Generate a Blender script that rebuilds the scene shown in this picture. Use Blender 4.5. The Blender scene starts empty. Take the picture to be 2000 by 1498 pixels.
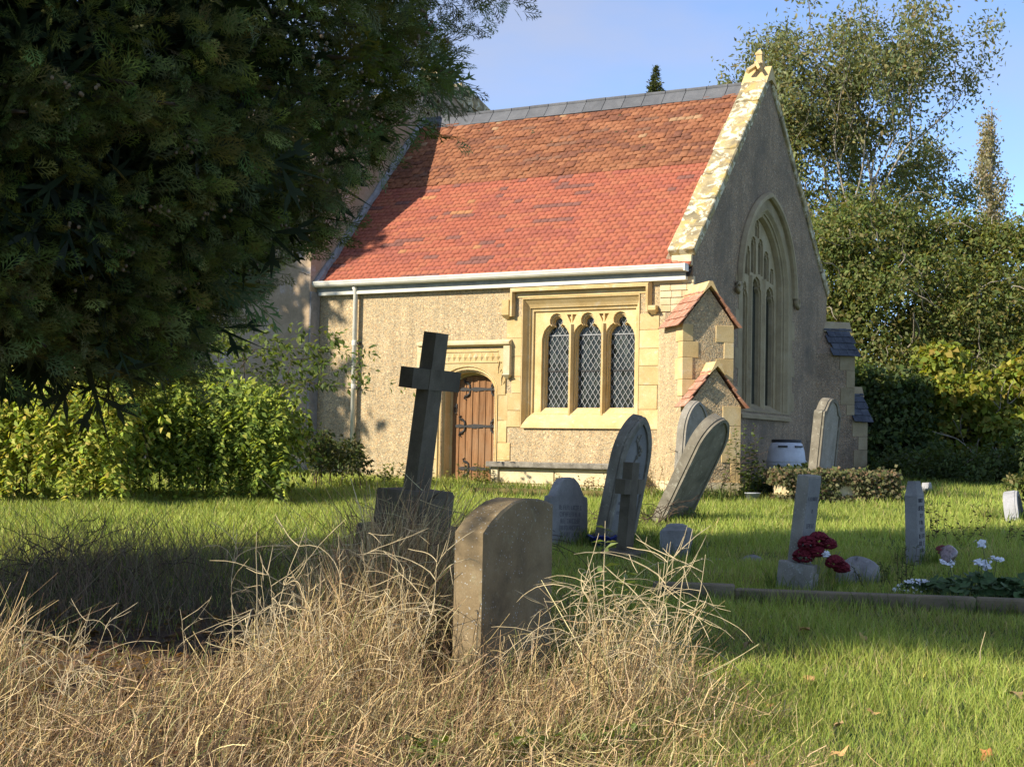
import bpy, math, random
import numpy as np
from mathutils import Vector, Matrix, Euler, geometry as mgeo

SC = bpy.context.scene
COL = SC.collection
R = math.radians
random.seed(7)
RNG = np.random.default_rng(11)

# ------------------------------------------------------------------ camera
PITCH, ROLL = R(2.75), R(1.13)
cd = bpy.data.cameras.new('camera')
cd.sensor_width = 36.0
cd.lens = 54.0
cd.clip_end = 3000
cam = bpy.data.objects.new('camera', cd)
COL.objects.link(cam)
cam.matrix_world = (Matrix.Translation((0, 0, 1.5)) @ Matrix.Rotation(math.pi/2 + PITCH, 4, 'X')
                    @ Matrix.Rotation(ROLL, 4, 'Z'))
SC.camera = cam

# ------------------------------------------------------------------ sun and sky
SUN_EL = R(31.0)
SUN_H = Vector((-0.883, -0.469, 0.0)).normalized()          # towards the sun, on plan
sun_dir = Vector((SUN_H.x*math.cos(SUN_EL), SUN_H.y*math.cos(SUN_EL), math.sin(SUN_EL)))
sl = bpy.data.lights.new('sun', 'SUN')
sl.energy = 3.9
sl.angle = R(0.53)
sl.color = (1.0, 0.90, 0.74)
so = bpy.data.objects.new('sun', sl)
COL.objects.link(so)
so.location = (-20, -12, 25)
so.rotation_euler = sun_dir.to_track_quat('Z', 'Y').to_euler()

world = bpy.data.worlds.new('World')
SC.world = world
world.use_nodes = True
wn = world.node_tree.nodes; wl = world.node_tree.links
wn.clear()
w_out = wn.new('ShaderNodeOutputWorld')
w_bg = wn.new('ShaderNodeBackground')
w_bg.inputs['Strength'].default_value = 0.14
sky = wn.new('ShaderNodeTexSky')
sky.sky_type = 'NISHITA'
sky.sun_disc = False
sky.sun_elevation = SUN_EL
sky.sun_rotation = math.atan2(SUN_H.x, SUN_H.y) % (2*math.pi)
sky.altitude = 4500
sky.air_density = 1.0
sky.dust_density = 0.0
sky.ozone_density = 3.4
w_tc = wn.new('ShaderNodeTexCoord')
w_map = wn.new('ShaderNodeMapping')
w_map.inputs['Scale'].default_value = (1.6, 1.6, 4.2)
w_map.inputs['Location'].default_value = (0.15, 0.4, 0.9)
w_n = wn.new('ShaderNodeTexNoise')
w_n.inputs['Scale'].default_value = 1.7
w_n.inputs['Detail'].default_value = 6.0
w_n.inputs['Roughness'].default_value = 0.52
w_r = wn.new('ShaderNodeValToRGB')
w_r.color_ramp.elements[0].position = 0.36
w_r.color_ramp.elements[0].color = (0, 0, 0, 1)
w_r.color_ramp.elements[1].position = 0.70
w_r.color_ramp.elements[1].color = (0.85, 0.85, 0.85, 1)
w_mix = wn.new('ShaderNodeMix'); w_mix.data_type = 'RGBA'
w_mix.inputs[7].default_value = (2.0, 2.05, 2.4, 1)            # thin grey cloud
wl.new(w_tc.outputs['Generated'], w_map.inputs['Vector'])
wl.new(w_map.outputs['Vector'], w_n.inputs['Vector'])
wl.new(w_n.outputs['Fac'], w_r.inputs['Fac'])
wl.new(w_r.outputs['Color'], w_mix.inputs[0])
wl.new(sky.outputs['Color'], w_mix.inputs[6])
wl.new(w_mix.outputs[2], w_bg.inputs['Color'])
wl.new(w_bg.outputs[0], w_out.inputs['Surface'])

SC.view_settings.view_transform = 'Standard'
SC.view_settings.look = 'None'
SC.view_settings.exposure = 1.12
SC.view_settings.gamma = 1.0
SC.view_settings.use_curve_mapping = False
SC.render.engine = 'CYCLES'
SC.cycles.max_bounces = 6
SC.cycles.diffuse_bounces = 3
SC.cycles.transparent_max_bounces = 6

# ------------------------------------------------------------------ frames of reference
YAW = R(30.06)                       # the church and its graves look along this axis
AX, AY = 3.025, 25.892               # south-east corner of the chancel
E1 = Vector((math.cos(YAW), -math.sin(YAW), 0))     # east
E2 = Vector((math.sin(YAW), math.cos(YAW), 0))      # north

def gz(x, y):
    """height of the ground"""
    yy = np.clip(y, -30, 36)
    return 0.0375*yy + 0.018*np.sin(x*0.9+0.4)*np.sin(y*0.7) + 0.012*np.sin(x*2.3+y*1.7)

# ------------------------------------------------------------------ helpers
def mesh_np(name, V, F, col=None, smooth=False, uvw=None):
    """numpy arrays -> mesh; F is (n,3) or (n,4); col is per-vertex (n,3)"""
    me = bpy.data.meshes.new(name)
    V = np.asarray(V, np.float32); F = np.asarray(F, np.int32)
    n, k = F.shape
    me.vertices.add(len(V)); me.vertices.foreach_set('co', V.ravel())
    me.loops.add(n*k); me.loops.foreach_set('vertex_index', F.ravel())
    me.polygons.add(n)
    me.polygons.foreach_set('loop_start', np.arange(0, n*k, k, dtype=np.int32))
    me.polygons.foreach_set('loop_total', np.full(n, k, np.int32))
    if smooth: me.polygons.foreach_set('use_smooth', np.ones(n, bool))
    if col is not None:
        a = me.color_attributes.new('Col', 'FLOAT_COLOR', 'POINT')
        c = np.ones((len(V), 4), np.float32); c[:, :3] = col
        a.data.foreach_set('color', c.ravel())
    me.update()
    return me

class MB:
    """collects simple shapes for one mesh"""
    def __init__(s): s.v = []; s.f = []; s.c = None
    def add(s, vs, fs, M=None):
        o = len(s.v)
        for p in vs:
            p = Vector(p)
            s.v.append(tuple(M @ p) if M is not None else tuple(p))
        for q in fs: s.f.append(tuple(i+o for i in q))
        return s
    def box(s, x0, x1, y0, y1, z0, z1, M=None):
        vs = [(x0,y0,z0),(x1,y0,z0),(x1,y1,z0),(x0,y1,z0),(x0,y0,z1),(x1,y0,z1),(x1,y1,z1),(x0,y1,z1)]
        fs = [(0,3,2,1),(4,5,6,7),(0,1,5,4),(1,2,6,5),(2,3,7,6),(3,0,4,7)]
        return s.add(vs, fs, M)
    def cbox(s, x0, x1, y0, y1, z0, z1, b=0.01, M=None, jit=0.0):
        """box with chamfered edges on all sides (worn stone)"""
        xs = (x0, x0+b, x1-b, x1); ys = (y0, y0+b, y1-b, y1); zs = (z0, z0+b, z1-b, z1)
        P = []; I = {}
        def vid(i, j, k):
            key = (i, j, k)
            if key not in I:
                I[key] = len(P)
                P.append((xs[i]+random.uniform(-jit, jit), ys[j]+random.uniform(-jit, jit), zs[k]+random.uniform(-jit, jit)))
            return I[key]
        F = []
        ax = [0, 1, 2, 3]
        for a, b2 in ((1, 2),):
            pass
        def face(d, e):
            # inner quad of the face with normal axis d at end e
            q = []
            for u, w in ((1,1),(2,1),(2,2),(1,2)):
                t = [0,0,0]; t[d] = e; o1, o2 = [k for k in range(3) if k != d]
                t[o1] = u; t[o2] = w; q.append(vid(*t))
            flip = (e == 0) ^ (d == 1)
            F.append(tuple(reversed(q)) if flip else tuple(q))
        for d in range(3):
            for e in (0, 3): face(d, e)
        for d in range(3):                       # edges run along axis d
            o1, o2 = [k for k in range(3) if k != d]
            for e1_ in (0, 3):
                for e2_ in (0, 3):
                    i1 = 1 if e1_ == 0 else 2; i2 = 1 if e2_ == 0 else 2
                    q = []
                    for dd, A, B in ((1, e1_, i2), (2, e1_, i2), (2, i1, e2_), (1, i1, e2_)):
                        t = [0,0,0]; t[d] = dd; t[o1] = A; t[o2] = B; q.append(vid(*t))
                    F.append(tuple(q))
        for i in (0, 3):
            for j in (0, 3):
                for k in (0, 3):
                    a = 1 if i == 0 else 2; b_ = 1 if j == 0 else 2; c = 1 if k == 0 else 2
                    F.append((vid(i, b_, c), vid(a, j, c), vid(a, b_, k)))
        return s.add(P, F, M)
    def extr(s, loops, d0, d1, M=None, map3=None):
        """polygon with holes in a plane, extruded d0..d1; map3(u, w, d) -> point"""
        if map3 is None: map3 = lambda u, w, d: (u, d, w)
        tess = mgeo.tessellate_polygon([[Vector((p[0], p[1], 0)) for p in L] for L in loops])
        flat = [p for L in loops for p in L]; n = len(flat)
        vs = [map3(p[0], p[1], d0) for p in flat] + [map3(p[0], p[1], d1) for p in flat]
        fs = [t for t in tess] + [(t[2]+n, t[1]+n, t[0]+n) for t in tess]
        o = 0
        for L in loops:
            m = len(L)
            for i in range(m):
                j = (i+1) % m
                fs.append((o+i, o+j, o+j+n, o+i+n))
            o += m
        return s.add(vs, fs, M)
    def loft(s, loops, M=None, close=True, cap=False):
        """quads between successive loops of 3D points"""
        vs = [p for L in loops for p in L]; m = len(loops[0]); fs = []
        for k in range(len(loops)-1):
            for i in range(m if close else m-1):
                j = (i+1) % m
                fs.append((k*m+i, k*m+j, (k+1)*m+j, (k+1)*m+i))
        if cap:
            fs.append(tuple(reversed(range(m)))); fs.append(tuple(range((len(loops)-1)*m, len(loops)*m)))
        return s.add(vs, fs, M)
    def tube(s, pts, radii, n=6, M=None, cap=True):
        pts = [Vector(p) for p in pts]
        if not hasattr(radii, '__len__'): radii = [radii]*len(pts)
        loops = []
        up = Vector((0.13, 0.31, 0.94))
        for i, p in enumerate(pts):
            d = (pts[min(i+1, len(pts)-1)] - pts[max(i-1, 0)]).normalized()
            a = d.cross(up)
            if a.length < 1e-3: a = d.cross(Vector((1, 0, 0)))
            a.normalize(); b = d.cross(a)
            loops.append([p + (a*math.cos(2*math.pi*k/n) + b*math.sin(2*math.pi*k/n))*radii[i] for k in range(n)])
        return s.loft(loops, M, True, cap)
    def lathe(s, prof, n=24, M=None):
        loops = [[(r*math.cos(2*math.pi*k/n), r*math.sin(2*math.pi*k/n), z) for k in range(n)] for r, z in prof]
        return s.loft(loops, M, True, True)
    def mesh(s, name, smooth=False):
        me = bpy.data.meshes.new(name)
        me.from_pydata(s.v, [], s.f)
        me.update()
        import bmesh
        bm = bmesh.new(); bm.from_mesh(me)
        bmesh.ops.recalc_face_normals(bm, faces=bm.faces)
        bm.to_mesh(me); bm.free()
        if smooth: me.polygons.foreach_set('use_smooth', np.ones(len(me.polygons), bool))
        return me
    def build(s, name, mat, parent=None, smooth=False):
        return link(name, s.mesh(name, smooth), mat, parent)

def link(name, me, mat=None, parent=None):
    if mat is not None and len(me.materials) == 0: me.materials.append(mat)
    o = bpy.data.objects.new(name, me); COL.objects.link(o)
    if parent is not None: o.parent = parent
    return o
def empty(name, loc, rot=None):
    o = bpy.data.objects.new(name, None); COL.objects.link(o)
    o.empty_display_size = 0.2; o.location = loc
    if rot is not None: o.rotation_euler = rot
    return o
def tag(o, label=None, cat=None, group=None, kind=None):
    if label: o['label'] = label
    if cat: o['category'] = cat
    if group: o['group'] = group
    if kind: o['kind'] = kind
    return o

# ------------------------------------------------------------------ materials
def newmat(name):
    m = bpy.data.materials.new(name); m.use_nodes = True
    nt = m.node_tree; b = nt.nodes['Principled BSDF']
    b.inputs['Specular IOR Level'].default_value = 0.25
    return m, nt.nodes, nt.links, b
def coords(N, L, scale=1.0, out='Object'):
    tc = N.new('ShaderNodeTexCoord'); mp = N.new('ShaderNodeMapping')
    mp.inputs['Scale'].default_value = (scale,)*3 if not hasattr(scale, '__len__') else scale
    L.new(tc.outputs[out], mp.inputs['Vector'])
    return mp.outputs['Vector']
def noise(N, L, vec, scale, detail=5, rough=0.55, dist=0.0):
    n = N.new('ShaderNodeTexNoise'); n.inputs['Scale'].default_value = scale
    n.inputs['Detail'].default_value = detail; n.inputs['Roughness'].default_value = rough
    n.inputs['Distortion'].default_value = dist
    if vec is not None: L.new(vec, n.inputs['Vector'])
    return n.outputs['Fac']
def voro(N, L, vec, scale, out='Distance', feature='F1'):
    n = N.new('ShaderNodeTexVoronoi'); n.feature = feature; n.inputs['Scale'].default_value = scale
    L.new(vec, n.inputs['Vector'])
    return n.outputs[out]
def ramp(N, L, fac, stops, interp='LINEAR'):
    r = N.new('ShaderNodeValToRGB'); r.color_ramp.interpolation = interp
    e = r.color_ramp.elements
    while len(e) > 1: e.remove(e[-1])
    e[0].position = stops[0][0]; e[0].color = (*stops[0][1], 1) if len(stops[0][1]) == 3 else stops[0][1]
    for p, c in stops[1:]:
        k = e.new(p); k.color = (*c, 1) if len(c) == 3 else c
    L.new(fac, r.inputs['Fac'])
    return r.outputs['Color']
def gray(v): return (v, v, v)
def mixc(N, L, fac, a, b, mode='MIX'):
    m = N.new('ShaderNodeMix'); m.data_type = 'RGBA'; m.blend_type = mode
    for sock, val in ((m.inputs[0], fac), (m.inputs[6], a), (m.inputs[7], b)):
        if hasattr(val, 'links'): L.new(val, sock)
        elif isinstance(val, (int, float)): sock.default_value = val
        else: sock.default_value = (*val, 1)
    return m.outputs[2]
def bump(N, L, b, height, strength=0.5, dist=0.02):
    n = N.new('ShaderNodeBump'); n.inputs['Strength'].default_value = strength
    n.inputs['Distance'].default_value = dist
    L.new(height, n.inputs['Height']); L.new(n.outputs['Normal'], b.inputs['Normal'])

def mat_pebbledash(name, tone, dark):
    m, N, L, b = newmat(name)
    v = coords(N, L)
    cell = voro(N, L, v, 44.0, 'Color'); dist = voro(N, L, v, 44.0)
    sep = N.new('ShaderNodeSeparateColor'); L.new(cell, sep.inputs[0])
    peb = ramp(N, L, sep.outputs[0], [(0.0, tuple(c*0.58 for c in tone)), (0.2, tuple(c*0.84 for c in tone)), (0.5, tone),
               (0.75, (tone[0]*1.08, tone[1]*1.0, tone[2]*0.86)), (0.9, (tone[0]*1.05, tone[1]*0.86, tone[2]*0.74)), (1.0, tuple(min(c*1.5, .85) for c in tone))])
    gap = ramp(N, L, dist, [(0.35, gray(1.0)), (0.75, gray(0.74))])
    c = mixc(N, L, 1.0, peb, gap, 'MULTIPLY')
    big = noise(N, L, v, 1.1, 6, 0.6, 0.4)
    c = mixc(N, L, ramp(N, L, big, [(0.42, gray(0)), (0.72, gray(0.75))]), c, dark, 'MIX') if dark else c
    med = noise(N, L, v, 4.5, 4)
    c = mixc(N, L, 0.35, c, ramp(N, L, med, [(0.3, gray(0.62)), (0.7, gray(1.12))]), 'MULTIPLY')
    streak = noise(N, L, coords(N, L, (5.0, 5.0, 0.35)), 1.0, 4)
    c = mixc(N, L, 0.30, c, ramp(N, L, streak, [(0.35, gray(0.6)), (0.6, gray(1.05))]), 'MULTIPLY')
    sp = N.new('ShaderNodeSeparateXYZ'); L.new(v, sp.inputs[0])            # splash-back and algae at the wall foot, ragged edge
    ft = N.new('ShaderNodeMath'); ft.operation = 'MULTIPLY_ADD'; L.new(big, ft.inputs[0]); ft.inputs[1].default_value = 1.7
    L.new(sp.outputs[2], ft.inputs[2])
    c = mixc(N, L, ramp(N, L, ft.outputs[0], [(0.7, gray(0.55)), (0.85, gray(0.3)), (1.0, gray(0.0))]), c, tuple(x*f for x, f in zip(tone, (0.52, 0.50, 0.42))))
    L.new(c, b.inputs['Base Color']); b.inputs['Roughness'].default_value = 0.95
    fine = noise(N, L, v, 60, 3)
    h = mixc(N, L, 0.5, ramp(N, L, dist, [(0.0, gray(1)), (0.7, gray(0))]), fine)
    bump(N, L, b, h, 0.9, 0.012)
    return m
def mat_stone(name, base, dark, light, sc=1.0, lich=0.35, wc=(0.75, 0.7, 0.55), spot=None, bumpd=0.006, pits=0.25):
    """weathered stone: broad stains, lichen patches, fine grain"""
    m, N, L, b = newmat(name)
    v = coords(N, L)
    oi = N.new('ShaderNodeObjectInfo')
    add = N.new('ShaderNodeVectorMath'); add.operation = 'ADD'
    mul = N.new('ShaderNodeVectorMath'); mul.operation = 'SCALE'; mul.inputs[0].default_value = (13.7, 7.1, 3.3)
    L.new(oi.outputs['Random'], mul.inputs['Scale']); L.new(v, add.inputs[0]); L.new(mul.outputs[0], add.inputs[1])
    v = add.outputs[0]
    n1 = noise(N, L, v, 3.2*sc, 8, 0.62, 0.3)
    c = ramp(N, L, n1, [(0.25, dark), (0.5, base), (0.78, light)])
    n2 = noise(N, L, v, 9.0*sc, 6, 0.7, 0.6)
    c = mixc(N, L, ramp(N, L, n2, [(0.58, gray(0)), (0.66, gray(lich))]), c, wc)
    n3 = noise(N, L, v, 70*sc, 4, 0.7)
    c = mixc(N, L, 0.45, c, ramp(N, L, n3, [(0.25, gray(0.55)), (0.75, gray(1.3))]), 'MULTIPLY')
    rn = mixc(N, L, 0.22, c, ramp(N, L, oi.outputs['Random'], [(0.0, gray(0.45)), (1.0, gray(1.5))]), 'MULTIPLY')
    c = rn
    if spot:
        dsp = voro(N, L, v, spot[0])
        n5 = noise(N, L, v, 6, 3)
        k = mixc(N, L, 1.0, ramp(N, L, dsp, [(0.12, gray(1)), (0.22, gray(0))]), ramp(N, L, n5, [(0.42, gray(0)), (0.55, gray(1))]), 'MULTIPLY')
        c = mixc(N, L, k, c, spot[1])
    L.new(c, b.inputs['Base Color']); b.inputs['Roughness'].default_value = 0.92
    h = mixc(N, L, 0.35, n2, n3)
    bump(N, L, b, h, 0.7, bumpd)
    return m
def mat_attr(name, rough=0.9, trans=0.0, nz=None, bumpd=0.0, spec=0.2, tint=None):
    """colour from the 'Col' attribute; trans adds light through leaves"""
    m, N, L, b = newmat(name)
    b.inputs['Specular IOR Level'].default_value = spec
    a = N.new('ShaderNodeAttribute'); a.attribute_name = 'Col'
    c = a.outputs['Color']
    if nz:
        n = noise(N, L, coords(N, L), nz[0], 5, 0.65)
        c = mixc(N, L, nz[1], c, ramp(N, L, n, [(0.3, gray(0.45)), (0.7, gray(1.35))]), 'MULTIPLY')
        if bumpd: bump(N, L, b, n, 0.6, bumpd)
    L.new(c, b.inputs['Base Color']); b.inputs['Roughness'].default_value = rough
    if trans > 0:
        t = N.new('ShaderNodeBsdfTranslucent'); ms = N.new('ShaderNodeMixShader')
        ms.inputs[0].default_value = trans
        tc = mixc(N, L, 1.0, c, tint or (1.25, 1.15, 0.45), 'MULTIPLY')
        L.new(tc, t.inputs['Color']); L.new(b.outputs[0], ms.inputs[1]); L.new(t.outputs[0], ms.inputs[2])
        L.new(ms.outputs[0], N['Material Output'].inputs['Surface'])
    return m
def mat_plain(name, col, rough=0.6, spec=0.3, metal=0.0, nz=None, bumpd=0.0):
    m, N, L, b = newmat(name)
    b.inputs['Specular IOR Level'].default_value = spec; b.inputs['Metallic'].default_value = metal
    b.inputs['Roughness'].default_value = rough
    if nz:
        n = noise(N, L, coords(N, L), nz[0], 6, 0.65)
        c = ramp(N, L, n, [(0.3, tuple(x*nz[1] for x in col)), (0.7, tuple(min(1, x*nz[2]) for x in col))])
        L.new(c, b.inputs['Base Color'])
        if bumpd: bump(N, L, b, n, 0.5, bumpd)
    else: b.inputs['Base Color'].default_value = (*col, 1)
    return m

MT = {}
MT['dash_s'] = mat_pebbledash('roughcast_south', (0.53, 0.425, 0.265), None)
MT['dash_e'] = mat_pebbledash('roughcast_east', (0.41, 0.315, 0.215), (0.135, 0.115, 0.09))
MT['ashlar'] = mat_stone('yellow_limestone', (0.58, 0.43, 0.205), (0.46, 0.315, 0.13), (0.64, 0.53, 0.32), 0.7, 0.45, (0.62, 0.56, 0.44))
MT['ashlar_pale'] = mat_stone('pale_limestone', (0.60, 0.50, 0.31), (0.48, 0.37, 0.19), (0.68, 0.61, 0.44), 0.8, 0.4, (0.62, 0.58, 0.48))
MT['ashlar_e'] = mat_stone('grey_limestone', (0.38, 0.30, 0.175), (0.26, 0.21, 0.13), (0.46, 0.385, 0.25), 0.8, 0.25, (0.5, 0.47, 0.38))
MT['coping'] = mat_stone('lichened_coping', (0.44, 0.36, 0.20), (0.19, 0.16, 0.10), (0.64, 0.56, 0.36), 0.75, 0.95, (0.78, 0.72, 0.52), bumpd=0.012)
def mat_coping():
    m, N, L, b = newmat('lichened_coping')
    v = coords(N, L)
    n1 = noise(N, L, v, 2.6, 8, 0.62, 0.5); n2 = noise(N, L, v, 5.5, 7, 0.66, 0.8); n3 = noise(N, L, v, 55, 4, 0.7); n4 = noise(N, L, v, 3.7, 6, 0.6, 0.2)
    c = ramp(N, L, n1, [(0.30, (0.17, 0.145, 0.09)), (0.46, (0.27, 0.22, 0.13)), (0.60, (0.44, 0.36, 0.19))])
    c = mixc(N, L, ramp(N, L, n4, [(0.52, gray(0)), (0.60, gray(0.7))]), c, (0.50, 0.36, 0.12))
    c = mixc(N, L, ramp(N, L, n2, [(0.50, gray(0)), (0.545, gray(1))]), c, (0.66, 0.60, 0.42))
    c = mixc(N, L, 0.5, c, ramp(N, L, n3, [(0.3, gray(0.55)), (0.7, gray(1.25))]), 'MULTIPLY')
    L.new(c, b.inputs['Base Color']); b.inputs['Roughness'].default_value = 0.95
    bump(N, L, b, mixc(N, L, 0.4, n2, n3), 0.8, 0.014)
    return m
MT['coping'] = mat_coping()
MT['grey_stone'] = mat_stone('grey_headstone', (0.20, 0.178, 0.135), (0.105, 0.095, 0.07), (0.29, 0.262, 0.20), 1.5, 0.8, (0.36, 0.345, 0.27))
MT['cross_stone'] = mat_stone('dark_granite', (0.125, 0.102, 0.068), (0.075, 0.062, 0.040), (0.18, 0.15, 0.105), 1.2, 0.45, (0.15, 0.135, 0.07))
MT['front_stone'] = mat_stone('brown_headstone', (0.19, 0.14, 0.075), (0.105, 0.08, 0.046), (0.25, 0.195, 0.115), 1.3, 0.5, (0.25, 0.22, 0.13), (46, (0.36, 0.36, 0.34)))
MT['blue_stone'] = mat_stone('blue_grey_headstone', (0.245, 0.235, 0.215), (0.17, 0.162, 0.148), (0.33, 0.318, 0.29), 1.2, 0.2, (0.33, 0.34, 0.33))
MT['pale_stone'] = mat_stone('white_stone', (0.36, 0.36, 0.37), (0.24, 0.24, 0.24), (0.46, 0.47, 0.48), 1.4, 0.2, (0.5, 0.5, 0.47))
MT['granite'] = mat_stone('speckled_granite', (0.275, 0.25, 0.205), (0.20, 0.18, 0.145), (0.36, 0.33, 0.28), 1.6, 0.7, (0.42, 0.41, 0.36), (38, (0.46, 0.45, 0.42)))
MT['rock'] = mat_stone('rough_grey_stone', (0.27, 0.255, 0.235), (0.165, 0.155, 0.14), (0.37, 0.355, 0.33), 2.0, 0.4, (0.42, 0.42, 0.4), bumpd=0.03)
MT['kerb'] = mat_stone('mossy_kerb', (0.20, 0.155, 0.095), (0.12, 0.10, 0.065), (0.27, 0.22, 0.15), 1.2, 0.5, (0.22, 0.21, 0.07))
MT['moss'] = mat_stone('mossy_slab', (0.16, 0.125, 0.04), (0.09, 0.08, 0.03), (0.24, 0.20, 0.07), 1.2, 0.5, (0.20, 0.19, 0.05), bumpd=0.02)
MT['plaster'] = mat_stone('stained_plaster', (0.42, 0.31, 0.20), (0.26, 0.20, 0.12), (0.52, 0.44, 0.37), 0.35, 0.55, (0.52, 0.47, 0.46), bumpd=0.01)
MT['mortar'] = mat_stone('grey_mortar', (0.26, 0.255, 0.25), (0.17, 0.165, 0.16), (0.36, 0.355, 0.35), 2.0, 0.3, (0.45, 0.45, 0.45), bumpd=0.02)
MT['tile'] = mat_attr('clay_tile', 0.85, 0, (26, 0.35), 0.003)
MT['captile'] = mat_stone('pale_cap_tile', (0.40, 0.20, 0.13), (0.34, 0.13, 0.075), (0.52, 0.34, 0.25), 2.5, 0.9, (0.60, 0.50, 0.42))
MT['slate'] = mat_stone('blue_slate', (0.075, 0.085, 0.105), (0.045, 0.05, 0.062), (0.13, 0.14, 0.155), 2.0, 0.4, (0.22, 0.22, 0.2))
MT['ridge'] = mat_stone('grey_ridge_tile', (0.115, 0.12, 0.13), (0.085, 0.09, 0.10), (0.16, 0.165, 0.175), 1.0, 0.2, (0.2, 0.2, 0.19))
MT['gutter'] = mat_plain('cream_gutter', (0.68, 0.66, 0.56), 0.45, 0.4, 0, (5, 0.8, 1.08))
MT['fascia'] = mat_plain('grey_fascia', (0.30, 0.31, 0.28), 0.6, 0.3, 0, (6, 0.7, 1.1))
MT['iron'] = mat_plain('black_iron', (0.028, 0.027, 0.026), 0.55, 0.4, 0.3, (30, 0.7, 1.5))
MT['dark'] = mat_plain('dark_interior', (0.02, 0.02, 0.02), 0.9)
MT['lead'] = mat_plain('lead_came', (0.25, 0.26, 0.265), 0.7, 0.25, 0.0, (20, 0.8, 1.2))
MT['ink'] = mat_plain('cut_letter', (0.045, 0.045, 0.05), 0.9)
MT['ink_grey'] = mat_plain('worn_letter', (0.10, 0.10, 0.105), 0.9)

def mat_wood():
    m, N, L, b = newmat('oak_door')
    v = coords(N, L, (14.0, 14.0, 0.9))
    n = noise(N, L, v, 2.2, 7, 0.65, 0.5)
    c = ramp(N, L, n, [(0.25, (0.10, 0.046, 0.018)), (0.5, (0.235, 0.115, 0.047)), (0.8, (0.36, 0.195, 0.088))])
    oi = N.new('ShaderNodeObjectInfo')
    c = mixc(N, L, 0.3, c, ramp(N, L, oi.outputs['Random'], [(0, gray(0.55)), (1, gray(1.35))]), 'MULTIPLY')
    big = noise(N, L, coords(N, L), 2.0, 4)
    c = mixc(N, L, ramp(N, L, big, [(0.5, gray(0)), (0.75, gray(0.4))]), c, (0.30, 0.21, 0.13))
    L.new(c, b.inputs['Base Color']); b.inputs['Roughness'].default_value = 0.75
    bump(N, L, b, n, 0.5, 0.004)
    return m
MT['wood'] = mat_wood()
def mat_glass():
    m, N, L, b = newmat('old_window_glass')
    v = coords(N, L)
    n = noise(N, L, v, 3.0, 3)
    oi = N.new('ShaderNodeObjectInfo')
    c = ramp(N, L, oi.outputs['Random'], [(0.0, (0.012, 0.016, 0.014)), (0.7, (0.03, 0.036, 0.03)), (1.0, (0.06, 0.07, 0.058))])
    L.new(c, b.inputs['Base Color'])
    b.inputs['Roughness'].default_value = 0.14; b.inputs['Specular IOR Level'].default_value = 0.32
    bump(N, L, b, n, 0.25, 0.02)
    return m
MT['glass'] = mat_glass()
# ================================================================== GROUND
def make_ground():
    xs = np.concatenate([np.linspace(-400, -30, 14), np.linspace(-28, 28, 113), np.linspace(30, 400, 14)])
    ys = np.concatenate([np.linspace(-200, -6, 12), np.linspace(-5, 45, 126), np.linspace(48, 600, 16)])
    X, Y = np.meshgrid(xs, ys)
    Z = gz(X, Y)
    V = np.stack([X, Y, Z], -1).reshape(-1, 3)
    nx, ny = len(xs), len(ys)
    i = np.arange(nx*ny).reshape(ny, nx)
    F = np.stack([i[:-1, :-1], i[:-1, 1:], i[1:, 1:], i[1:, :-1]], -1).reshape(-1, 4)
    me = mesh_np('ground', V, F, smooth=True)
    m, N, L, b = newmat('turf_soil')
    v = coords(N, L)
    n1 = noise(N, L, v, 0.5, 6, 0.6); n2 = noise(N, L, v, 7, 6, 0.7); n3 = noise(N, L, v, 45, 4, 0.7)
    c = ramp(N, L, n2, [(0.3, (0.035, 0.055, 0.014)), (0.55, (0.065, 0.105, 0.022)), (0.8, (0.115, 0.12, 0.04))])
    # bare litter under the conifer and the dry weeds
    sx = N.new('ShaderNodeSeparateXYZ'); L.new(v, sx.inputs[0])
    def hump(sock, a, b_, c_, d):
        r1 = N.new('ShaderNodeMapRange'); r1.interpolation_type = 'SMOOTHSTEP'
        r1.inputs[1].default_value = a; r1.inputs[2].default_value = b_; L.new(sock, r1.inputs[0])
        r2 = N.new('ShaderNodeMapRange'); r2.interpolation_type = 'SMOOTHSTEP'
        r2.inputs[1].default_value = d; r2.inputs[2].default_value = c_; L.new(sock, r2.inputs[0])
        mm = N.new('ShaderNodeMath'); mm.operation = 'MULTIPLY'; L.new(r1.outputs[0], mm.inputs[0]); L.new(r2.outputs[0], mm.inputs[1])
        return mm.outputs[0]
    hx = hump(sx.outputs[0], -9.0, -8.0, -0.2, 1.3); hy = hump(sx.outputs[1], 3.0, 4.0, 9.6, 12.8)
    mm = N.new('ShaderNodeMath'); mm.operation = 'MULTIPLY'; L.new(hx, mm.inputs[0]); L.new(hy, mm.inputs[1])
    lit = ramp(N, L, n2, [(0.3, (0.05, 0.033, 0.02)), (0.55, (0.12, 0.078, 0.045)), (0.8, (0.21, 0.145, 0.085))])
    c = mixc(N, L, mm.outputs[0], c, lit)
    c = mixc(N, L, 0.5, c, ramp(N, L, n3, [(0.3, gray(0.5)), (0.7, gray(1.4))]), 'MULTIPLY')
    L.new(c, b.inputs['Base Color']); b.inputs['Roughness'].default_value = 1.0
    bump(N, L, b, n3, 0.8, 0.03)
    o = link('ground', me, m); tag(o, kind='structure')
    return o
make_ground()

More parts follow.
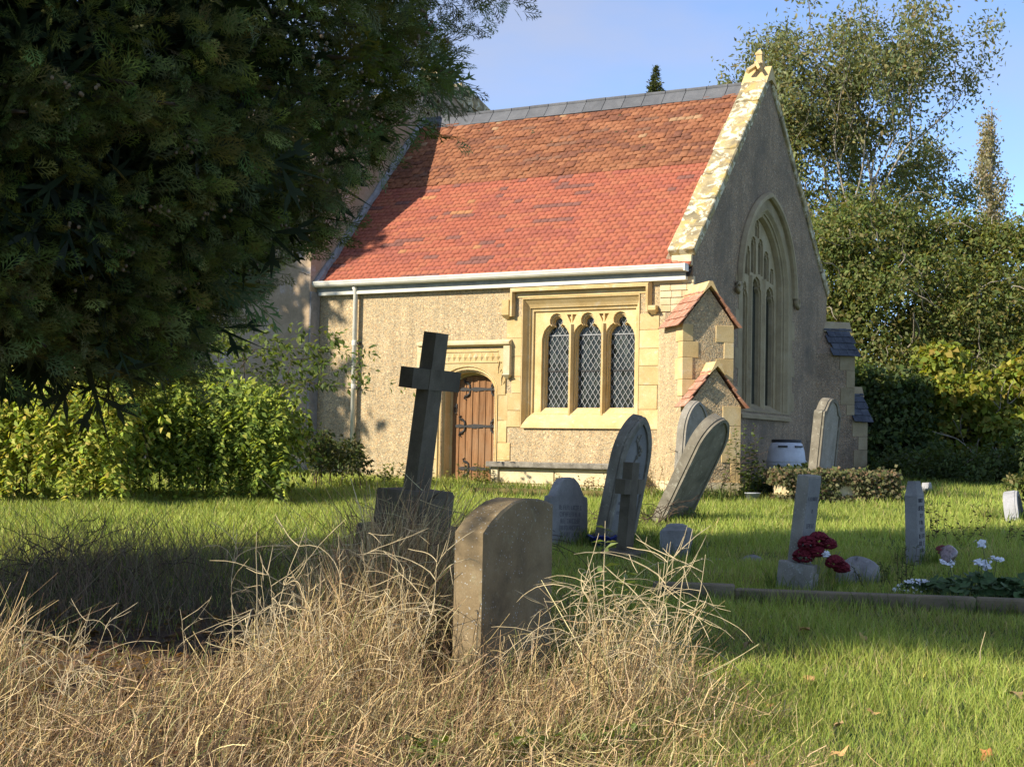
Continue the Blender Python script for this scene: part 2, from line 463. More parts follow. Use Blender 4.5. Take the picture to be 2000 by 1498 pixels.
# ================================================================== CHURCH
ZO = 1.0                                      # church floor level in the world
church = empty('church', (AX, AY, ZO), (0, 0, -YAW))
tag(church, 'small rendered stone church chancel with red tiled roof, arched door and traceried windows', 'church')
def CB(mb, name, mat, parent=None, smooth=False):
    """build a mesh given in church coordinates (x east, y north, z world height)"""
    mb.v = [(p[0], p[1], p[2]-ZO) for p in mb.v]
    o = mb.build(name, MT[mat] if isinstance(mat, str) else mat, parent or church, smooth)
    return o
def arc(cx, cy, r, a0, a1, n):
    return [(cx + r*math.cos(a0+(a1-a0)*i/n), cy + r*math.sin(a0+(a1-a0)*i/n)) for i in range(n+1)]
def ell(cx, cy, rx, ry, a0, a1, n):
    return [(cx + rx*math.cos(a0+(a1-a0)*i/n), cy + ry*math.sin(a0+(a1-a0)*i/n)) for i in range(n+1)]

LEN = 7.85; WID = 7.0; T47 = 3.94/3.65
def roofz(t): return 4.72 + (t+0.15)*T47

# --- south wall with window and door openings
door_c, door_h = -4.42, 0.545
dspr, dtop = 2.70, 3.06
door_hole = [(door_c+door_h, 1.0), (door_c+door_h, dspr)] + ell(door_c, dspr, door_h, dtop-dspr, 0, math.pi, 16)[1:-1] + [(door_c-door_h, dspr), (door_c-door_h, 1.0)]
win_hole = [(-3.292, 2.05), (-0.983, 2.05), (-0.983, 4.348), (-3.292, 4.348)]
w = MB().extr([[(-LEN, 0.4), (-5.0, 0.4), (-5.0, 1.0)] + [(door_c-door_h-0.02, 1.0), (door_c-door_h-0.02, dspr)] +
               [(door_c + 1.04*(p[0]-door_c), p[1]+0.02) for p in reversed(ell(door_c, dspr, door_h, dtop-dspr, 0, math.pi, 16)[1:-1])] +
               [(door_c+door_h+0.02, dspr), (door_c+door_h+0.02, 1.0), (-3.8, 1.0), (-3.8, 0.4), (-0.5, 0.4), (-0.5, 4.74), (-LEN, 4.74)], win_hole], 0.0, 0.6)
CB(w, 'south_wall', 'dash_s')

# --- east gable wall with the great window opening
ec, ehw, espr, erise, esill = 3.5, 1.22, 4.72, 1.58, 2.45
def pointed(c, hw, spr, rise, n=12):
    """pointed arch from right spring over the apex to the left spring"""
    Rr = (hw*hw + rise*rise)/(2*hw)
    a = math.atan2(rise, Rr-hw) if Rr > hw else math.pi/2
    right = [(c+hw-Rr + Rr*math.cos(a*i/n), spr + Rr*math.sin(a*i/n)) for i in range(n+1)]
    left = [(2*c-p[0], p[1]) for p in reversed(right[:-1])]
    return right + left
def arch_loop(c, hw, spr, rise, z0, n=12):
    return [(c+hw, z0)] + pointed(c, hw, spr, rise, n) + [(c-hw, z0)]
mapE = lambda u, w_, d: (d, u, w_)
ehole = arch_loop(ec, ehw, espr, erise, esill)
w = MB().extr([[(0, 0.4), (WID, 0.4), (WID, 4.95), (ec, roofz(ec)+0.16), (0, 4.95)], ehole], -0.5, 0.0, map3=mapE)
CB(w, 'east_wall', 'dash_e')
# north wall and floor slab close the shell
w = MB().box(-LEN, -0.5, WID-0.6, WID, 0.4, 4.74); CB(w, 'north_wall', 'dash_e')
w = MB().box(-LEN+0.02, -0.52, 0.62, WID-0.62, 0.9, 1.0); CB(w, 'floor', 'dark')

# --- roof: deck, then every plain tile
roof = CB(MB().extr([[(-0.10, roofz(-0.10)-0.10), (ec, roofz(ec)-0.06), (WID+0.10, roofz(-0.10)-0.10), (WID+0.10, roofz(-0.10)-0.16), (ec, roofz(ec)-0.16), (-0.10, roofz(-0.10)-0.16)]],
                    -LEN, -0.02, map3=mapE), 'roof', 'dark')
SL = math.hypot(3.65, 3.94); RA = math.atan2(3.94, 3.65)
def tile_base(camber):
    wd, ln, th = 0.1680, 0.23, 0.021
    xs = [-wd/2, -wd/6, wd/6, wd/2]; hz = [0, camber, camber, 0]
    V = []
    for y in (0, ln):
        for x, h in zip(xs, hz): V.append((x, y, th+h))
        for x, h in zip(xs, hz): V.append((x, y, h))
    F = []
    for i in range(3):
        F += [(i, i+1, 9+i, 8+i), (4+i, 12+i, 13+i, 5+i), (4+i, 5+i, i+1, i), (8+i, 9+i, 13+i, 12+i)]
    F += [(0, 8, 12, 4), (3, 7, 15, 11)]
    return np.array(V), np.array(F)
LAST = {}
def tile_colour(old):
    # neighbours often come from one batch: keep the last colour about half the time
    if random.random() < 0.45 and old in LAST:
        k = random.uniform(0.95, 1.05); return tuple(q*k for q in LAST[old])
    LAST[old] = _tile_colour(old)
    return LAST[old]
def _tile_colour(old):
    r = random.random()
    if old:
        c = random.choice([(0.225, 0.090, 0.046), (0.255, 0.104, 0.052), (0.195, 0.078, 0.043), (0.17, 0.072, 0.044), (0.275, 0.118, 0.060)])
        if r < 0.03: c = (0.19, 0.095, 0.06)
        if r > 0.985: c = (0.33, 0.20, 0.11)
    else:
        c = random.choice([(0.325, 0.102, 0.062), (0.315, 0.098, 0.060), (0.335, 0.110, 0.064), (0.30, 0.096, 0.062), (0.33, 0.116, 0.066), (0.28, 0.090, 0.062)])
        if r < 0.07: c = (0.19, 0.085, 0.068)
        if r > 0.985: c = (0.36, 0.17, 0.08)
    k = random.uniform(0.94, 1.06)
    return (c[0]*k, c[1]*k, c[2]*k)
TV = [tile_base(c) for c in (0.0, 0.0015, 0.005)]
GA = 0.112
ncourse = int((SL-0.10)/GA)
cells = []
for j in range(ncourse):
    y = -0.035 + j*GA
    frac = y/SL
    off = 0.0825 if j % 2 else 0.0
    x = -LEN + 0.09 + off
    wob = 0.010*math.sin(j*1.7)
    while x < -0.06:
        t = -0.15 + y*math.cos(RA)
        if x < -0.34 or t < 0.05:                       # the parapet coping covers the rest
            bound = 2.93 + 0.05*math.sin(x*1.3)
            old = y > bound
            jit = 1.0 if old else 0.35
            sag = -0.03*math.sin(math.pi*min(1, max(0, (x+LEN)/LEN)))*(frac**1.0)
            cells.append((x + random.gauss(0, 0.003*jit), y + wob*0.2*jit + random.gauss(0, 0.006*jit), sag + abs(random.gauss(0, 0.007*jit)),
                          random.gauss(0, 0.016*jit), random.gauss(0, 0.012*jit) + (0.02 if old else 0.0), random.gauss(0, 0.02*jit), old, tile_colour(old)))
        x += 0.1685
def tile_matrix(c):
    x, y, up, rz, rx, ry, old = c[:7]
    # slope frame: u along east, v up the slope
    M = Matrix.Translation((x, -0.15 + y*math.cos(RA), 4.72 + y*math.sin(RA) - ZO))
    M = M @ Matrix.Rotation(RA, 4, 'X') @ Matrix.Translation((0, 0, up + 0.022)) @ Matrix.Rotation(rz, 4, 'Z') @ Matrix.Rotation(-0.115 + rx*0.5, 4, 'X') @ Matrix.Rotation(ry*0.5, 4, 'Y')
    return M
camloc = Matrix.Rotation(YAW, 4, 'Z') @ (Vector((0, 0, 1.5)) - Vector((AX, AY, ZO)))
cells.sort(key=lambda c: (tile_matrix(c).translation - camloc).length)
near, rest = cells[:300], cells[300:]
variants = {}
for old in (False, True):
    L_ = []
    for k in range(14):
        V, F = TV[random.choice((1, 2)) if old else random.choice((0, 1))]
        me = mesh_np('roof_tile', V, F, np.tile(tile_colour(old), (len(V), 1)))
        me.materials.append(MT['tile']); L_.append(me)
    variants[old] = L_
for c in near:
    o = link('roof_tile', random.choice(variants[c[6]]), None, roof)
    o.matrix_local = tile_matrix(c)
VV = []; FF = []; CC = []; o_ = 0
for c in rest:
    V, F = TV[random.choice((1, 2)) if c[6] else random.choice((0, 1))]
    M = np.array(tile_matrix(c))
    VV.append(V @ M[:3, :3].T + M[:3, 3]); FF.append(F + o_); o_ += len(V)
    CC.append(np.tile(c[7], (len(V), 1)))
o = link('roof_tile', mesh_np('roof_tile', np.concatenate(VV), np.concatenate(FF), np.concatenate(CC)), MT['tile'], roof)
tag(o, kind='stuff')
# far slope of the roof (not in view): plain slab of tiles
mN = MB().extr([[(ec, roofz(ec)), (WID+0.15, roofz(-0.15)), (WID+0.15, roofz(-0.15)-0.05), (ec, roofz(ec)-0.05)]], -LEN, -0.45, map3=mapE)
CB(mN, 'far_slope', mat_plain('far_tiles', (0.33, 0.11, 0.05), 0.9, 0.2, 0, (9, 0.6, 1.2)), roof)
# moss tufts on the old tiles
mo = MB()
for k in range(110):
    x = random.uniform(-6.5, -0.6); y = random.uniform(3.0, SL-0.2)
    if random.random() > (y-2.6)/2.8: continue
    if x < -3.5 and random.random() < 0.75: continue
    p = (x, -0.15 + y*math.cos(RA), 4.72 + y*math.sin(RA) + 0.03)
    r = random.uniform(0.012, 0.035)
    M = Matrix.Translation(p) @ Matrix.Rotation(RA, 4, 'X') @ Matrix.Diagonal((random.uniform(1, 2.2), 1, 0.6, 1))
    mo.lathe([(r*0.6, -r*0.6), (r, 0), (r*0.65, r*0.6), (r*0.1, r*0.85)], 7, M)
tag(CB(mo, 'moss', mat_plain('roof_moss', (0.07, 0.058, 0.03), 1.0, 0.1, 0, (60, 0.5, 1.6)), roof, True), kind='stuff')
# ridge tiles: angled grey units with a roll
nr = 17
for k in range(nr):
    x0 = -LEN + 0.02 + k*(LEN-0.40)/nr; x1 = x0 + (LEN-0.40)/nr - 0.012
    zt = roofz(ec) + 0.055 + random.uniform(-.004, .004)
    dw = 0.23; dh = dw*T47
    m = MB().extr([[(ec-dw, zt-dh), (ec-0.03, zt), (ec+0.03, zt), (ec+dw, zt-dh), (ec+dw-0.03, zt-dh-0.02), (ec, zt-0.045), (ec-dw+0.03, zt-dh-0.02)]], x0, x1, map3=mapE)
    m.tube([(x0+0.002, ec, zt+0.02), (x1-0.002, ec, zt+0.02)], 0.042, 8)
    m.box(x1-0.004, x1+0.022, ec-dw*0.98, ec+dw*0.98, zt-dh-0.012, zt-dh-0.004)
    o = CB(m, 'ridge_tile', 'ridge', roof)
# gutter, fascia and downpipe
g = MB()
prof = [(-0.115, 4.70), (-0.24, 4.715), (-0.262, 4.745), (-0.268, 4.80), (-0.258, 4.80), (-0.25, 4.75), (-0.23, 4.728), (-0.115, 4.715)]
g.extr([prof], -LEN-0.12, -0.06, map3=mapE)
g.box(-LEN-0.12, -0.06, -0.274, -0.252, 4.785, 4.815)
gut = CB(g, 'gutter', 'gutter')
CB(MB().box(-0.055, -0.03, -0.278, -0.11, 4.69, 4.818), 'stop_end', 'gutter', gut)
CB(MB().box(-LEN, -0.08, -0.11, -0.004, 4.62, 4.76), 'fascia', 'fascia')
CB(MB().box(-LEN+0.05, -0.08, -0.125, -0.0035, 4.555, 4.615), 'eaves_rail', 'gutter')
dp = MB().tube([(-6.93, -0.10, 1.12), (-6.93, -0.10, 4.60), (-6.93, -0.16, 4.70)], 0.045, 12)
dpo = CB(dp, 'downpipe', 'gutter', None, True)
for z in (2.78, 3.62):
    CB(MB().tube([(-6.93, -0.10, z-0.05), (-6.93, -0.10, z-0.02), (-6.93, -0.10, z+0.03), (-6.93, -0.10, z+0.05)], [0.052, 0.056, 0.056, 0.052], 12), 'pipe_collar', 'gutter', dpo)
    CB(MB().box(-6.90, -6.84, -0.09, -0.004, z-0.02, z+0.02), 'pipe_clip', 'iron', dpo)

# --- gable copings, kneelers, apex stone and finial
def slab(u0, u1, side, th, s0, s1, name, mat, lift=0.0):
    """coping slab between slope distances u0..u1 on the south (side=-1) or north slope"""
    foot = (ec - 3.5, 4.97)
    c, s_ = math.cos(RA), math.sin(RA)
    m = MB()
    M = (Matrix.Translation((0, ec + side*3.5, 5.0)) @ Matrix.Rotation(RA if side < 0 else math.pi - RA, 4, 'X'))
    # local: x east, y up the slope, z out of the slope
    m.cbox(s0, s1, u0, u1, -0.03 if side < 0 else -th+lift+0.03-0.03, th+lift if side < 0 else 0.03, 0.016, M, 0.007)
    return CB(m, name, mat)
ncop = 7; clen = 5.0
pos = -0.02
lens = [0.62, 0.78, 0.70, 0.74, 0.82, 0.66, 0.70]
for side in (-1, 1):
    pos = -0.02
    for k, l in enumerate(lens):
        slab(pos, pos+l-0.008, side, 0.13 + random.uniform(-.012, .012), -0.43 + random.uniform(-.015, .015), 0.045 + random.uniform(-.008, .008), 'coping_stone', 'coping')
        pos += l
    CB(MB().cbox(-0.38, -0.004, ec+side*3.5-0.05 if side < 0 else ec+3.5-0.2, ec+side*3.5+0.2 if side < 0 else ec+3.5+0.05, 4.80, 4.985, 0.012, None, 0.004), 'kneeler', 'ashlar_pale')
ap = MB()
zt = roofz(ec)+0.2
ap.extr([[(ec-0.30, zt-0.22), (ec-0.02, zt+0.16), (ec+0.02, zt+0.16), (ec+0.30, zt-0.22), (ec, zt-0.10)]], -0.45, 0.06, map3=mapE)
CB(ap, 'apex_stone', 'ashlar')
for s_ in (-1, 1):                      # crossed gablet ribs
    m = MB()
    M = Matrix.Translation((-0.19, ec, zt+0.20)) @ Matrix.Rotation(s_*R(38), 4, 'Y')
    m.box(-0.03, 0.03, -0.125, -0.03, -0.36, -0.02, M @ Matrix.Rotation(R(-43), 4, 'X'))
    CB(m, 'gablet_rib', 'ashlar')
fin = MB()
Mf = Matrix.Translation((-0.19, ec, zt+0.08))
Mf = Mf @ Matrix.Diagonal((0.8, 0.8, 0.88, 1)); fin.box(-0.10, 0.10, -0.10, 0.10, 0, 0.22, Mf).box(-0.075, 0.075, -0.075, 0.075, 0.22, 0.36, Mf)
fin.add([(-.09,-.09,.36),(.09,-.09,.36),(.09,.09,.36),(-.09,.09,.36),(-.09,-.09,.40),(.09,-.09,.40),(.09,.09,.40),(-.09,.09,.40),(0,0,.50)],
        [(0,3,2,1),(0,1,5,4),(1,2,6,5),(2,3,7,6),(3,0,4,7),(4,5,8),(5,6,8),(6,7,8),(7,4,8)], Mf)
CB(fin, 'finial', 'ashlar')

# --- the three-light south window
sw = CB(MB().extr([[(-3.30, 2.04), (-0.975, 2.04), (-0.975, 4.36), (-3.30, 4.36)], [(-3.285, 2.06), (-0.99, 2.06), (-0.99, 4.34), (-3.285, 4.34)]], -0.022, 0.02), 'south_window', 'ashlar')
tag(sw, 'square-headed three-light leaded window in yellow stone')
fr = MB()
def rl(x0, x1, z0, z1, y): return [(x0, y, z0), (x1, y, z0), (x1, y, z1), (x0, y, z1)]
# splayed reveal: face, hollow, fillet, hollow
fr.loft([rl(-3.285, -0.99, 2.06, 4.34, -0.02), rl(-3.275, -1.0, 2.10, 4.33, 0.0), rl(-3.245, -1.03, 2.16, 4.25, 0.07), rl(-3.215, -1.06, 2.20, 4.20, 0.10), rl(-3.205, -1.07, 2.21, 4.19, 0.10), rl(-3.20, -1.075, 2.22, 4.18, 0.135), rl(-3.155, -1.12, 2.30, 4.13, 0.15), rl(-3.15, -1.125, 2.30, 4.125, 0.19)])
CB(fr, 'reveal', 'ashlar', sw)
lights = [(-2.945, -2.475), (-2.325, -1.835), (-1.685, -1.195)]
def light_loop(x0, x1, z0, grow=0.0, low=0.0):
    c = (x0+x1)/2; h = (x1-x0)/2 + grow
    k = h/0.215
    P = [(c-h, z0-low), (c+h, z0-low), (c+h, 3.62)]
    P += [(c+h-0.012*k, 3.70), (c+h-0.035*k, 3.765+grow*0.3), (c+h-0.075*k, 3.82+grow*0.5), (c+h-0.12*k, 3.85+grow*0.7), (c+0.062*k+grow*0.2, 3.845+grow*0.7)]
    rr = 0.092 + grow*0.8; cz = 3.925 + grow*0.5
    for i in range(11):
        a = -0.80 + (math.pi+1.6)*i/10
        P.append((c + rr*math.cos(a), cz + rr*math.sin(a)))
    L_ = [(2*c-p[0], p[1]) for p in reversed(P[3:8])]
    P += L_ + [(c-h, 3.62)]
    return P
spand = []
for a, b_ in ((lights[0], lights[1]), (lights[1], lights[2])):
    c = (a[1]+b_[0])/2
    spand.append([(c-0.012, 4.06), (c-0.10, 4.06), (c-0.015, 3.90)]); spand.append([(c+0.012, 4.06), (c+0.015, 3.90), (c+0.10, 4.06)])
o1 = MB().extr([[(-3.16, 2.22), (-1.115, 2.22), (-1.115, 4.135), (-3.16, 4.135)]] + [light_loop(a, b_, 2.30, 0.055, 0.0) for a, b_ in lights] + spand, 0.185, 0.235)
CB(o1, 'tracery', 'ashlar', sw)
o2 = MB().extr([[(-3.16, 2.22), (-1.115, 2.22), (-1.115, 4.13), (-3.16, 4.13)]] + [light_loop(a, b_, 2.32, 0.022) for a, b_ in lights], 0.236, 0.275)
CB(o2, 'tracery', 'ashlar', sw)
o2 = MB().extr([[(-3.16, 2.22), (-1.115, 2.22), (-1.115, 4.13), (-3.16, 4.13)]] + [light_loop(a, b_, 2.34) for a, b_ in lights], 0.276, 0.40)
CB(o2, 'tracery', 'ashlar', sw)
for a, b_ in ((lights[0], lights[1]), (lights[1], lights[2])):           # mullion noses
    c = (a[1]+b_[0])/2
    m = MB().extr([[(c-0.05, 0.19), (c-0.018, 0.13), (c+0.018, 0.13), (c+0.05, 0.19)]], 2.26, 3.88, map3=lambda u, w_, d: (u, w_, d))
    CB(m, 'mullion', 'ashlar', sw)
sil = MB()
sil.add([(-3.26, -0.055, 2.03), (-1.02, -0.055, 2.03), (-1.02, -0.045, 2.08), (-3.26, -0.045, 2.08), (-3.17, 0.27, 2.40), (-1.10, 0.27, 2.40), (-3.17, 0.27, 2.05), (-1.10, 0.27, 2.05)],
        [(0, 1, 2, 3), (3, 2, 5, 4), (0, 3, 4, 6), (1, 7, 5, 2), (0, 6, 7, 1)])
CB(sil, 'sill', 'ashlar', sw)
# hood mould with label stops
hm = MB()
hp = [(-3.53, 4.03), (-3.53, 4.58), (-0.745, 4.58), (-0.745, 4.03), (-0.83, 4.03), (-0.83, 4.485), (-3.445, 4.485), (-3.445, 4.03)]
hp2 = [(-3.50, 4.03), (-3.50, 4.54), (-0.775, 4.54), (-0.775, 4.03), (-0.815, 4.03), (-0.815, 4.49), (-3.46, 4.49), (-3.46, 4.03)]
hm.loft([[(p[0], -0.01, p[1]) for p in hp], [(p[0], -0.055, p[1]) for p in hp], [(p[0], -0.125, p[1]-0.02 if p[1] > 4.4 else p[1]) for p in hp2]])
tess = mgeo.tessellate_polygon([[Vector((p[0], p[1]-0.02 if p[1] > 4.4 else p[1], 0)) for p in hp2]])
hm.add([(p[0], -0.125, p[1]-0.02 if p[1] > 4.4 else p[1]) for p in hp2], [t for t in tess])
CB(hm, 'hood_mould', 'ashlar', sw)
for sx_, xx in ((-1, -3.60), (1, -0.70)):
    m = MB().box(xx-0.07, xx+0.07, -0.12, -0.008, 4.06, 4.33 if sx_ < 0 else 4.14)
    m.add([(xx-0.09, -0.13, 4.06), (xx+0.09, -0.13, 4.06), (xx+0.09, -0.01, 4.06), (xx-0.09, -0.01, 4.06), (xx-0.03, -0.05, 3.99), (xx+0.03, -0.05, 3.99), (xx+0.03, -0.01, 3.99), (xx-0.03, -0.01, 3.99)],
          [(0, 1, 5, 4), (1, 2, 6, 5), (2, 3, 7, 6), (3, 0, 4, 7), (4, 5, 6, 7), (0, 3, 2, 1)])
    CB(m, 'label_stop', 'ashlar', sw)
# dressed blocks round the opening, toothed into the render
def block(x0, x1, z0, z1, mat='ashlar', y=-0.016, nm='dressed_block', par=None):
    CB(MB().cbox(x0+0.003, x1-0.003, y - random.uniform(0, .003), 0.05, z0+0.003, z1-0.003, 0.005, None, 0.0015), nm, mat, par or sw)
z = 2.04
for k, (h, xl) in enumerate([(0.30, -3.64), (0.31, -3.66), (0.30, -3.50), (0.36, -3.67), (0.33, -3.64), (0.39, -3.62)]):
    if z + h <= 4.04: block(xl, -3.302, z, z+h)
    z += h
z = 2.02
for k, (h, xr) in enumerate([(0.34, -0.60), (0.42, -0.62), (0.33, -0.55), (0.30, -0.60), (0.32, -0.56), (0.28, -0.60)]):
    block(-0.973, xr, z, min(z+h, 4.02), 'ashlar'); z += h
block(-3.44, -0.84, 4.362, 4.48)
# rubble courses to the right of the hood
zr = 4.03
for row in range(5):
    x = -0.60 if row < 4 else -0.73
    while x < 0.02:
        l = random.uniform(0.16, 0.34)
        block(x, min(x+l, 0.03), zr, zr+0.115, 'ashlar_pale', -0.012 - random.uniform(0, .01)); x += l
    zr += 0.12
# leaded diamond panes, each its own piece of glass, and the lead lattice
pm = MB().add([(-0.0495, 0, 0), (0, 0, -0.077), (0.0495, 0, 0), (0, 0, 0.077)], [(0, 1, 2, 3)]).mesh('pane')
pm.materials.append(MT['glass'])
DW, DH = 0.105, 0.16
count = 0
for a, b_ in lights:
    c = (a+b_)/2; h = (b_-a)/2
    r = 0; zz = 2.36
    while zz < 4.02:
        odd = r % 2
        xx = c - 3*DW + (DW/2 if odd else 0)
        while xx < c + 3*DW:
            hw_ = h + 0.018 if zz < 3.84 else 0.11
            if abs(xx-c) < hw_:
                p = link('pane', pm, None, sw)
                p.matrix_local = Matrix.Translation((xx, 0.345, zz-ZO)) @ Matrix.Rotation(random.gauss(0, .035), 4, 'X') @ Matrix.Rotation(random.gauss(0, .035), 4, 'Z')
                count += 1
            xx += DW
        zz += DH/2; r += 1
    lead = MB()
    ang = math.atan2(DH, DW); ln = 0.0
    lo, hi = 2.33, 4.03
    for sgn in (-1, 1):
        k = -40
        while k < 40:
            # line x = c + DW*(k+.5) + sgn * (z-zref)*DW/DH
            pts = []
            for zv in np.linspace(lo, hi, 60):
                xv = c + DW*(k + 0.0) + DW/2 + sgn*(zv-2.36)*DW/DH
                if abs(xv-c) < h+0.03: pts.append((xv, zv))
            if len(pts) >= 2:
                (xa, za), (xb, zb) = pts[0], pts[-1]
                d = Vector((xb-xa, 0, zb-za)).normalized(); n = Vector((d.z, 0, -d.x))*0.0052
                y0 = 0.331 + 0.001*sgn
                lead.add([(xa-n.x, y0, za-n.z), (xa+n.x, y0, za+n.z), (xb+n.x, y0, zb+n.z), (xb-n.x, y0, zb-n.z),
                          (xa-n.x, y0+.008, za-n.z), (xa+n.x, y0+.008, za+n.z), (xb+n.x, y0+.008, zb+n.z), (xb-n.x, y0+.008, zb-n.z)],
                         [(0, 1, 2, 3), (4, 7, 6, 5), (0, 4, 5, 1), (1, 5, 6, 2), (2, 6, 7, 3), (3, 7, 4, 0)])
            k += 1
    CB(lead, 'lead_lattice', 'lead', sw)
    for zb in (3.06, 3.70):
        CB(MB().box(a-0.02, b_+0.02, 0.318, 0.326, zb-0.012, zb+0.012), 'saddle_bar', 'lead' if zb > 3.5 else 'iron', sw)
CB(MB().box(-3.2, -1.05, 0.56, 0.565, 2.2, 4.2), 'inner_screen', 'dark', sw)

# --- priest's door
dr = empty('doorway', (0, 0, 0)); dr.parent = church
tag(dr, 'low arched doorway with moulded yellow jambs and carved lozenge head')
def door_loop(g, z0=1.0, n=16):
    """arched outline grown outward by g"""
    return [(door_c+door_h+g, z0), (door_c+door_h+g, dspr)] + ell(door_c, dspr, door_h+g, dtop-dspr+g, 0, math.pi, n)[1:-1] + [(door_c-door_h-g, dspr), (door_c-door_h-g, z0)]
def dl3(g, y, z0=1.0): return [(p[0], y, p[1]) for p in door_loop(g, z0)]
m = MB().loft([dl3(0.10, -0.035), dl3(0.085, -0.035), dl3(0.075, -0.015), dl3(0.06, 0.0), dl3(0.052, -0.012), dl3(0.035, -0.012), dl3(0.02, 0.03), dl3(0.0, 0.06), dl3(-0.012, 0.05), dl3(-0.02, 0.07), dl3(-0.02, 0.24), dl3(-0.06, 0.25), dl3(-0.06, 0.34)], close=False)
CB(m, 'jamb_moulding', 'ashlar', dr)
# flat spandrel plate above the arch
tp = door_loop(0.10)
outer = [(-5.28, 2.62), (-3.62, 2.62), (-3.62, 3.50), (-5.28, 3.50)]
arcp = ell(door_c, dspr, door_h+0.10, dtop-dspr+0.10, 0, math.pi, 20)
poly = [(-3.62, 2.62), (-3.62, 3.47), (-5.24, 3.47), (-5.24, 2.62), (door_c-door_h-0.10, 2.62)] + [(p[0], p[1]) for p in reversed(arcp)] + [(door_c+door_h+0.10, 2.62)]
CB(MB().extr([poly], -0.03, 0.05), 'door_head', 'ashlar', dr)
# carved lozenges
nl = 12
for k in range(nl):
    cx = -5.08 + k*0.118; cz = 3.315
    if cx > -3.74: break
    m = MB()
    h1, w1 = 0.082, 0.052
    m.add([(cx-w1, -0.031, cz), (cx, -0.031, cz-h1), (cx+w1, -0.031, cz), (cx, -0.031, cz+h1), (cx, -0.058, cz)], [(0, 1, 4), (1, 2, 4), (2, 3, 4), (3, 0, 4)])
    CB(m, 'lozenge', 'ashlar', dr)
for zz in (3.215, 3.415):
    CB(MB().box(-5.18, -3.78, -0.046, -0.0295, zz-0.008, zz+0.008), 'carved_fillet', 'ashlar', dr)
for (x, z0, z1) in ((-3.74, 3.02, 3.24), (-3.67, 2.80, 3.05)):
    m = MB().tube([(x-0.03, -0.03, z0), (x-0.03, -0.042, (z0+z1)/2), (x, -0.042, z1), (x+0.035, -0.035, z1-0.03)], 0.014, 6)
    m.tube([(x+0.01, -0.03, z0+0.02), (x+0.03, -0.04, z0+0.06), (x+0.005, -0.03, z0+0.09)], 0.012, 6)
    CB(m, 'carved_scroll', 'ashlar', dr)
# hood over the door
m = MB()
m.extr([[(-0.02, 3.50), (-0.13, 3.535), (-0.135, 3.575), (-0.09, 3.60), (-0.02, 3.625)]], -5.48, -3.50, map3=mapE)
CB(m, 'hood_mould', 'ashlar_pale', dr)
for x in (-3.56, -5.42):
    m = MB().box(x-0.065, x+0.065, -0.11, -0.016, 2.98, 3.505)
    m.add([(x-0.08, -0.14, 2.98), (x+0.08, -0.14, 2.98), (x+0.08, -0.02, 2.98), (x-0.08, -0.02, 2.98), (x, -0.05, 2.89), (x, -0.02, 3.08)], [(0, 1, 4), (1, 2, 4), (2, 3, 4), (3, 0, 4), (0, 5, 1), (1, 5, 2), (3, 5, 0)])
    CB(m, 'label_stop', 'ashlar_pale', dr)
# jamb stones
def dblock(x0, x1, z0, z1): block(x0, x1, z0, z1, 'ashlar', -0.018, 'jamb_stone', dr)
z = 1.0
for h, xr in ((0.44, -3.60), (0.32, -3.50), (0.40, -3.58), (0.46, -3.56)):
    dblock(door_c+door_h+0.095, xr, z, z+h); dblock(2*door_c-xr-0.04, door_c-door_h-0.095, z, z+h); z += h
# leaf: upright planks clipped by the arch, frame, strap hinges, handle
xl = door_c-door_h+0.055; npl = 7; pw = 2*(door_h-0.055)/npl
def archz(x, g=-0.07):
    q = 1 - ((x-door_c)/(door_h+g))**2
    return dspr + (dtop-dspr+g)*math.sqrt(max(q, 0.0))
leaf = empty('door_leaf', (0, 0, 0)); leaf.parent = dr
for k in range(npl):
    x0 = xl + k*pw; x1 = x0+pw-0.008
    P = [(x0, 0.99), (x1, 0.99)] + [(x1 + (x0-x1)*i/4, archz(max(min(x1 + (x0-x1)*i/4, door_c+door_h-0.075), door_c-door_h+0.075))) for i in range(5)]
    CB(MB().extr([P], 0.262 + random.uniform(0, .004), 0.30), 'plank', 'wood', dr)
    if k: CB(MB().box(x0-0.020, x0+0.012, 0.249, 0.268, 1.0, min(archz(x0-0.004), 2.95)), 'cover_strip', 'wood', dr)
bpy.data.objects.remove(leaf)
for zz, full in ((2.74, False), (2.06, True), (1.28, False)):
    m = MB()
    x1 = door_c+door_h-0.07; x0 = door_c-door_h+(0.12 if full else 0.22)
    y = 0.243
    m.extr([[(x0, zz-0.02), (x0+0.10, zz-0.035), (x0+0.22, zz-0.016), (door_c, zz-0.04), (x1-0.2, zz-0.02), (x1, zz-0.03), (x1, zz+0.03), (x1-0.2, zz+0.02), (door_c, zz+0.04), (x0+0.22, zz+0.016), (x0+0.10, zz+0.035), (x0, zz+0.02)]], y, y+0.014)
    for xx, dirn in ((x0+0.22, -1), (x1-0.12, 1)):
        for s_ in (-1, 1):
            pts = [(xx, y+0.004, zz+s_*0.02), (xx+dirn*0.01, y+0.004, zz+s_*0.08), (xx+dirn*0.06, y+0.004, zz+s_*0.12), (xx+dirn*0.11, y+0.004, zz+s_*0.13), (xx+dirn*0.13, y+0.004, zz+s_*0.17), (xx+dirn*0.09, y+0.004, zz+s_*0.19)]
            m.tube(pts, [0.022, 0.022, 0.024, 0.024, 0.016, 0.010], 6)
    CB(m, 'strap_hinge', 'iron', dr)
rg = []
for k in range(13):
    a = 2*math.pi*k/12
    rg.append((door_c-door_h+0.14+0.028*math.cos(a), 0.235, 2.36+0.07*math.sin(a)))
m = MB().tube(rg, 0.009, 6, cap=False); m.box(door_c-door_h+0.12, door_c-door_h+0.16, 0.245, 0.262, 2.40, 2.47)
CB(m, 'ring_handle', 'iron', dr)
